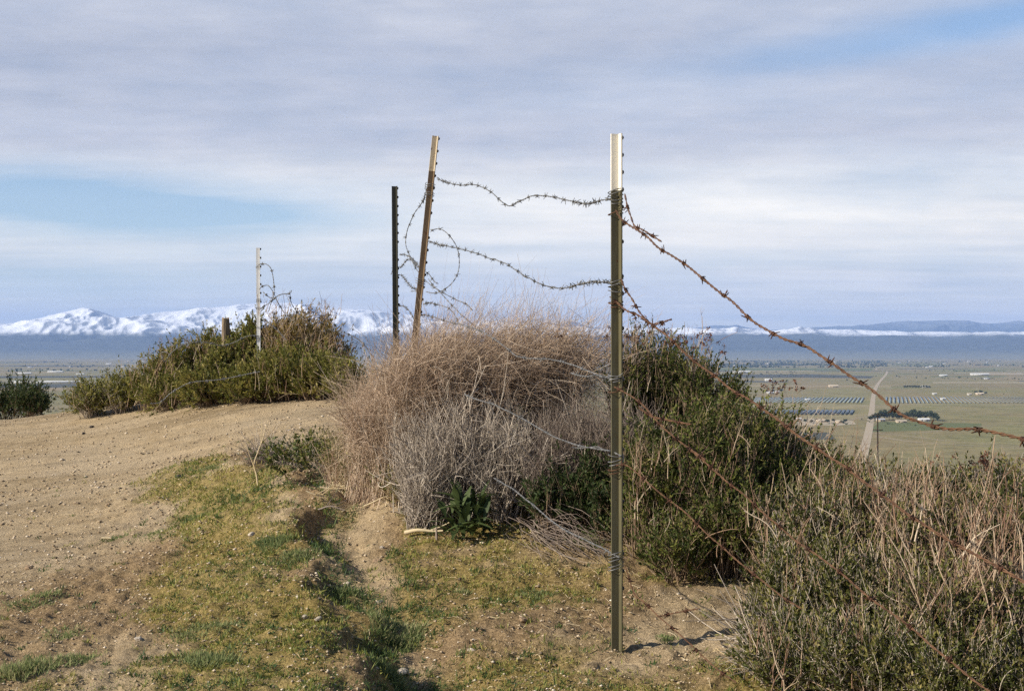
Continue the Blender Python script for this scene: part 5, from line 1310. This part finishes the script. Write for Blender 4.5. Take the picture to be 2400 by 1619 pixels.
# ------------------------------------------------------------------ sky, sun, camera
SUN_EL, SUN_DIR = R(29), Vector((-.914, -.407, 0)).normalized()
def world():
    w = bpy.data.worlds.new('World'); scene.world = w; w.use_nodes = True; nt = NT(w.node_tree)
    sky = nt.n('ShaderNodeTexSky', sky_type='NISHITA', sun_disc=False, sun_elevation=SUN_EL, sun_rotation=math.atan2(SUN_DIR.x, SUN_DIR.y) % (2 * math.pi), altitude=800.0, air_density=1.0, dust_density=.3, ozone_density=3.0)
    bg = nt.n('ShaderNodeBackground', ins={'Strength': .095}); nt.l(sky.outputs[0], bg.inputs[0])
    dirv = nt.n('ShaderNodeTexCoord').outputs['Generated']
    sp = nt.n('ShaderNodeSeparateXYZ'); nt.l(dirv, sp.inputs[0])
    x, y, z = sp.outputs
    zc = nt.math('ADD', nt.math('MAXIMUM', z, 0.0), .055)
    cb = nt.n('ShaderNodeCombineXYZ'); nt.l(nt.math('DIVIDE', x, zc), cb.inputs[0]); nt.l(nt.math('DIVIDE', y, zc), cb.inputs[1])
    mp = nt.n('ShaderNodeMapping', ins={'Rotation': (0, 0, R(14)), 'Scale': (.20, .55, 1)}); nt.l(cb.outputs[0], mp.inputs[0])
    n1 = nt.noise(mp.outputs[0], 1.0, 8, .58)
    mp2 = nt.n('ShaderNodeMapping', ins={'Rotation': (0, 0, R(-22)), 'Scale': (.55, 1.5, 1), 'Location': (3, 1, 0)}); nt.l(cb.outputs[0], mp2.inputs[0])
    n2 = nt.noise(mp2.outputs[0], 1.0, 9, .62)
    az = nt.math('ARCTAN2', x, y)
    ew = nt.math('ADD', z, nt.math('MULTIPLY', nt.math('SUBTRACT', n1, .5), .05))
    def gauss(a0, e0, sa, se, tilt=0.0):
        da = nt.math('DIVIDE', nt.math('SUBTRACT', az, a0), sa)
        de = nt.math('DIVIDE', nt.math('SUBTRACT', nt.math('SUBTRACT', ew, nt.math('MULTIPLY', nt.math('SUBTRACT', az, a0), tilt)), e0), se)
        return nt.math('EXPONENT', nt.math('MULTIPLY', nt.math('ADD', nt.math('MULTIPLY', da, da), nt.math('MULTIPLY', de, de)), -1.0))
    holes = nt.math('ADD', nt.math('MULTIPLY', gauss(-.30, .103, .14, .021, -.05), 1.15), nt.math('MULTIPLY', gauss(.30, .215, .16, .016, .12), .75))
    holes = nt.math('ADD', holes, nt.math('MULTIPLY', gauss(-.33, .045, .16, .022), .5))
    holes = nt.math('ADD', holes, nt.math('MULTIPLY', gauss(-.16, .095, .09, .012), .4))
    holes = nt.math('ADD', holes, nt.math('MULTIPLY', gauss(.36, .25, .1, .03), .35))
    bright = nt.ramp(nt.math('DIVIDE', ew, .32), [(0, (1.0, .90, .64)), (.08, (.80, .75, .63)), (.16, (.60, .605, .60)), (.22, (.68, .67, .635)), (.29, (.74, .715, .665)), (.36, (.61, .615, .62)), (.47, (.42, .44, .51)), (.62, (.375, .40, .48)), (.8, (.385, .41, .485)), (.92, (.31, .34, .42)), (1.0, (.14, .17, .22))])
    tex = nt.ramp(n2, [(.28, (.80, .83, .87)), (.5, (1, 1, 1)), (.75, (1.2, 1.18, 1.14))])
    bright = nt.mix(1.0, bright, tex, 'MULTIPLY')
    cb3 = nt.n('ShaderNodeCombineXYZ'); nt.l(nt.math('MULTIPLY', az, 9.0), cb3.inputs[0]); nt.l(nt.math('MULTIPLY', z, 30.0), cb3.inputs[1])
    n3 = nt.noise(cb3.outputs[0], 1.0, 7, .6)
    bright = nt.mix(1.0, bright, nt.ramp(n3, [(.3, (.88, .90, .93)), (.5, (1, 1, 1)), (.72, (1.13, 1.12, 1.09))]), 'MULTIPLY')
    glow = nt.math('MULTIPLY', gauss(.06, .085, .26, .035), .35)
    bright = nt.mix(glow, bright, (.94, .90, .835))
    cl = nt.n('ShaderNodeBackground', ins={'Strength': 1.0}); nt.l(nt.mix(1.0, bright, (1.02, 1.0, .965), 'MULTIPLY'), cl.inputs[0])
    top = nt.ramp(z, [(.27, (0, 0, 0)), (.42, (1, 1, 1))])
    mask = nt.math('ADD', .93, nt.math('MULTIPLY', nt.math('SUBTRACT', nt.math('ADD', nt.math('MULTIPLY', n1, .6), nt.math('MULTIPLY', n3, .4)), .5), 1.1))
    mask = nt.math('MAXIMUM', nt.math('SUBTRACT', mask, holes), .12)
    mask = nt.math('SUBTRACT', mask, nt.math('MULTIPLY', top, .8), clamp=True)
    mx = nt.n('ShaderNodeMixShader'); nt.l(mask, mx.inputs[0]); nt.l(bg.outputs[0], mx.inputs[1]); nt.l(cl.outputs[0], mx.inputs[2])
    o = nt.n('ShaderNodeOutputWorld'); nt.l(mx.outputs[0], o.inputs[0])
world()

sun = bpy.data.lights.new('sun', 'SUN'); sun.energy = 5.0; sun.angle = R(.53); sun.color = (1.0, .91, .76)
so = bpy.data.objects.new('sun', sun); col.objects.link(so)
to_sun = SUN_DIR * math.cos(SUN_EL) + Vector((0, 0, math.sin(SUN_EL)))
so.rotation_euler = (-to_sun).to_track_quat('-Z', 'Y').to_euler(); so.location = to_sun * 60

cam = bpy.data.cameras.new('camera'); cam.sensor_width = 36; cam.lens = 36 * F / 2400; cam.shift_y = (YH - 809.5) / 2400
cam.clip_start = .05; cam.clip_end = 200000
co = bpy.data.objects.new('camera', cam); col.objects.link(co); co.rotation_euler = (R(90), 0, 0)
scene.camera = co

vs = scene.view_settings
scene.display_settings.display_device = 'sRGB'
vs.view_transform = 'Standard'; vs.look = 'None'; vs.exposure = 0.55; vs.gamma = 1.0; vs.use_curve_mapping = False
cy = scene.cycles
cy.use_denoising = False
cy.max_bounces = 6; cy.diffuse_bounces = 3; cy.glossy_bounces = 2; cy.transmission_bounces = 3; cy.volume_bounces = 1; cy.transparent_max_bounces = 8
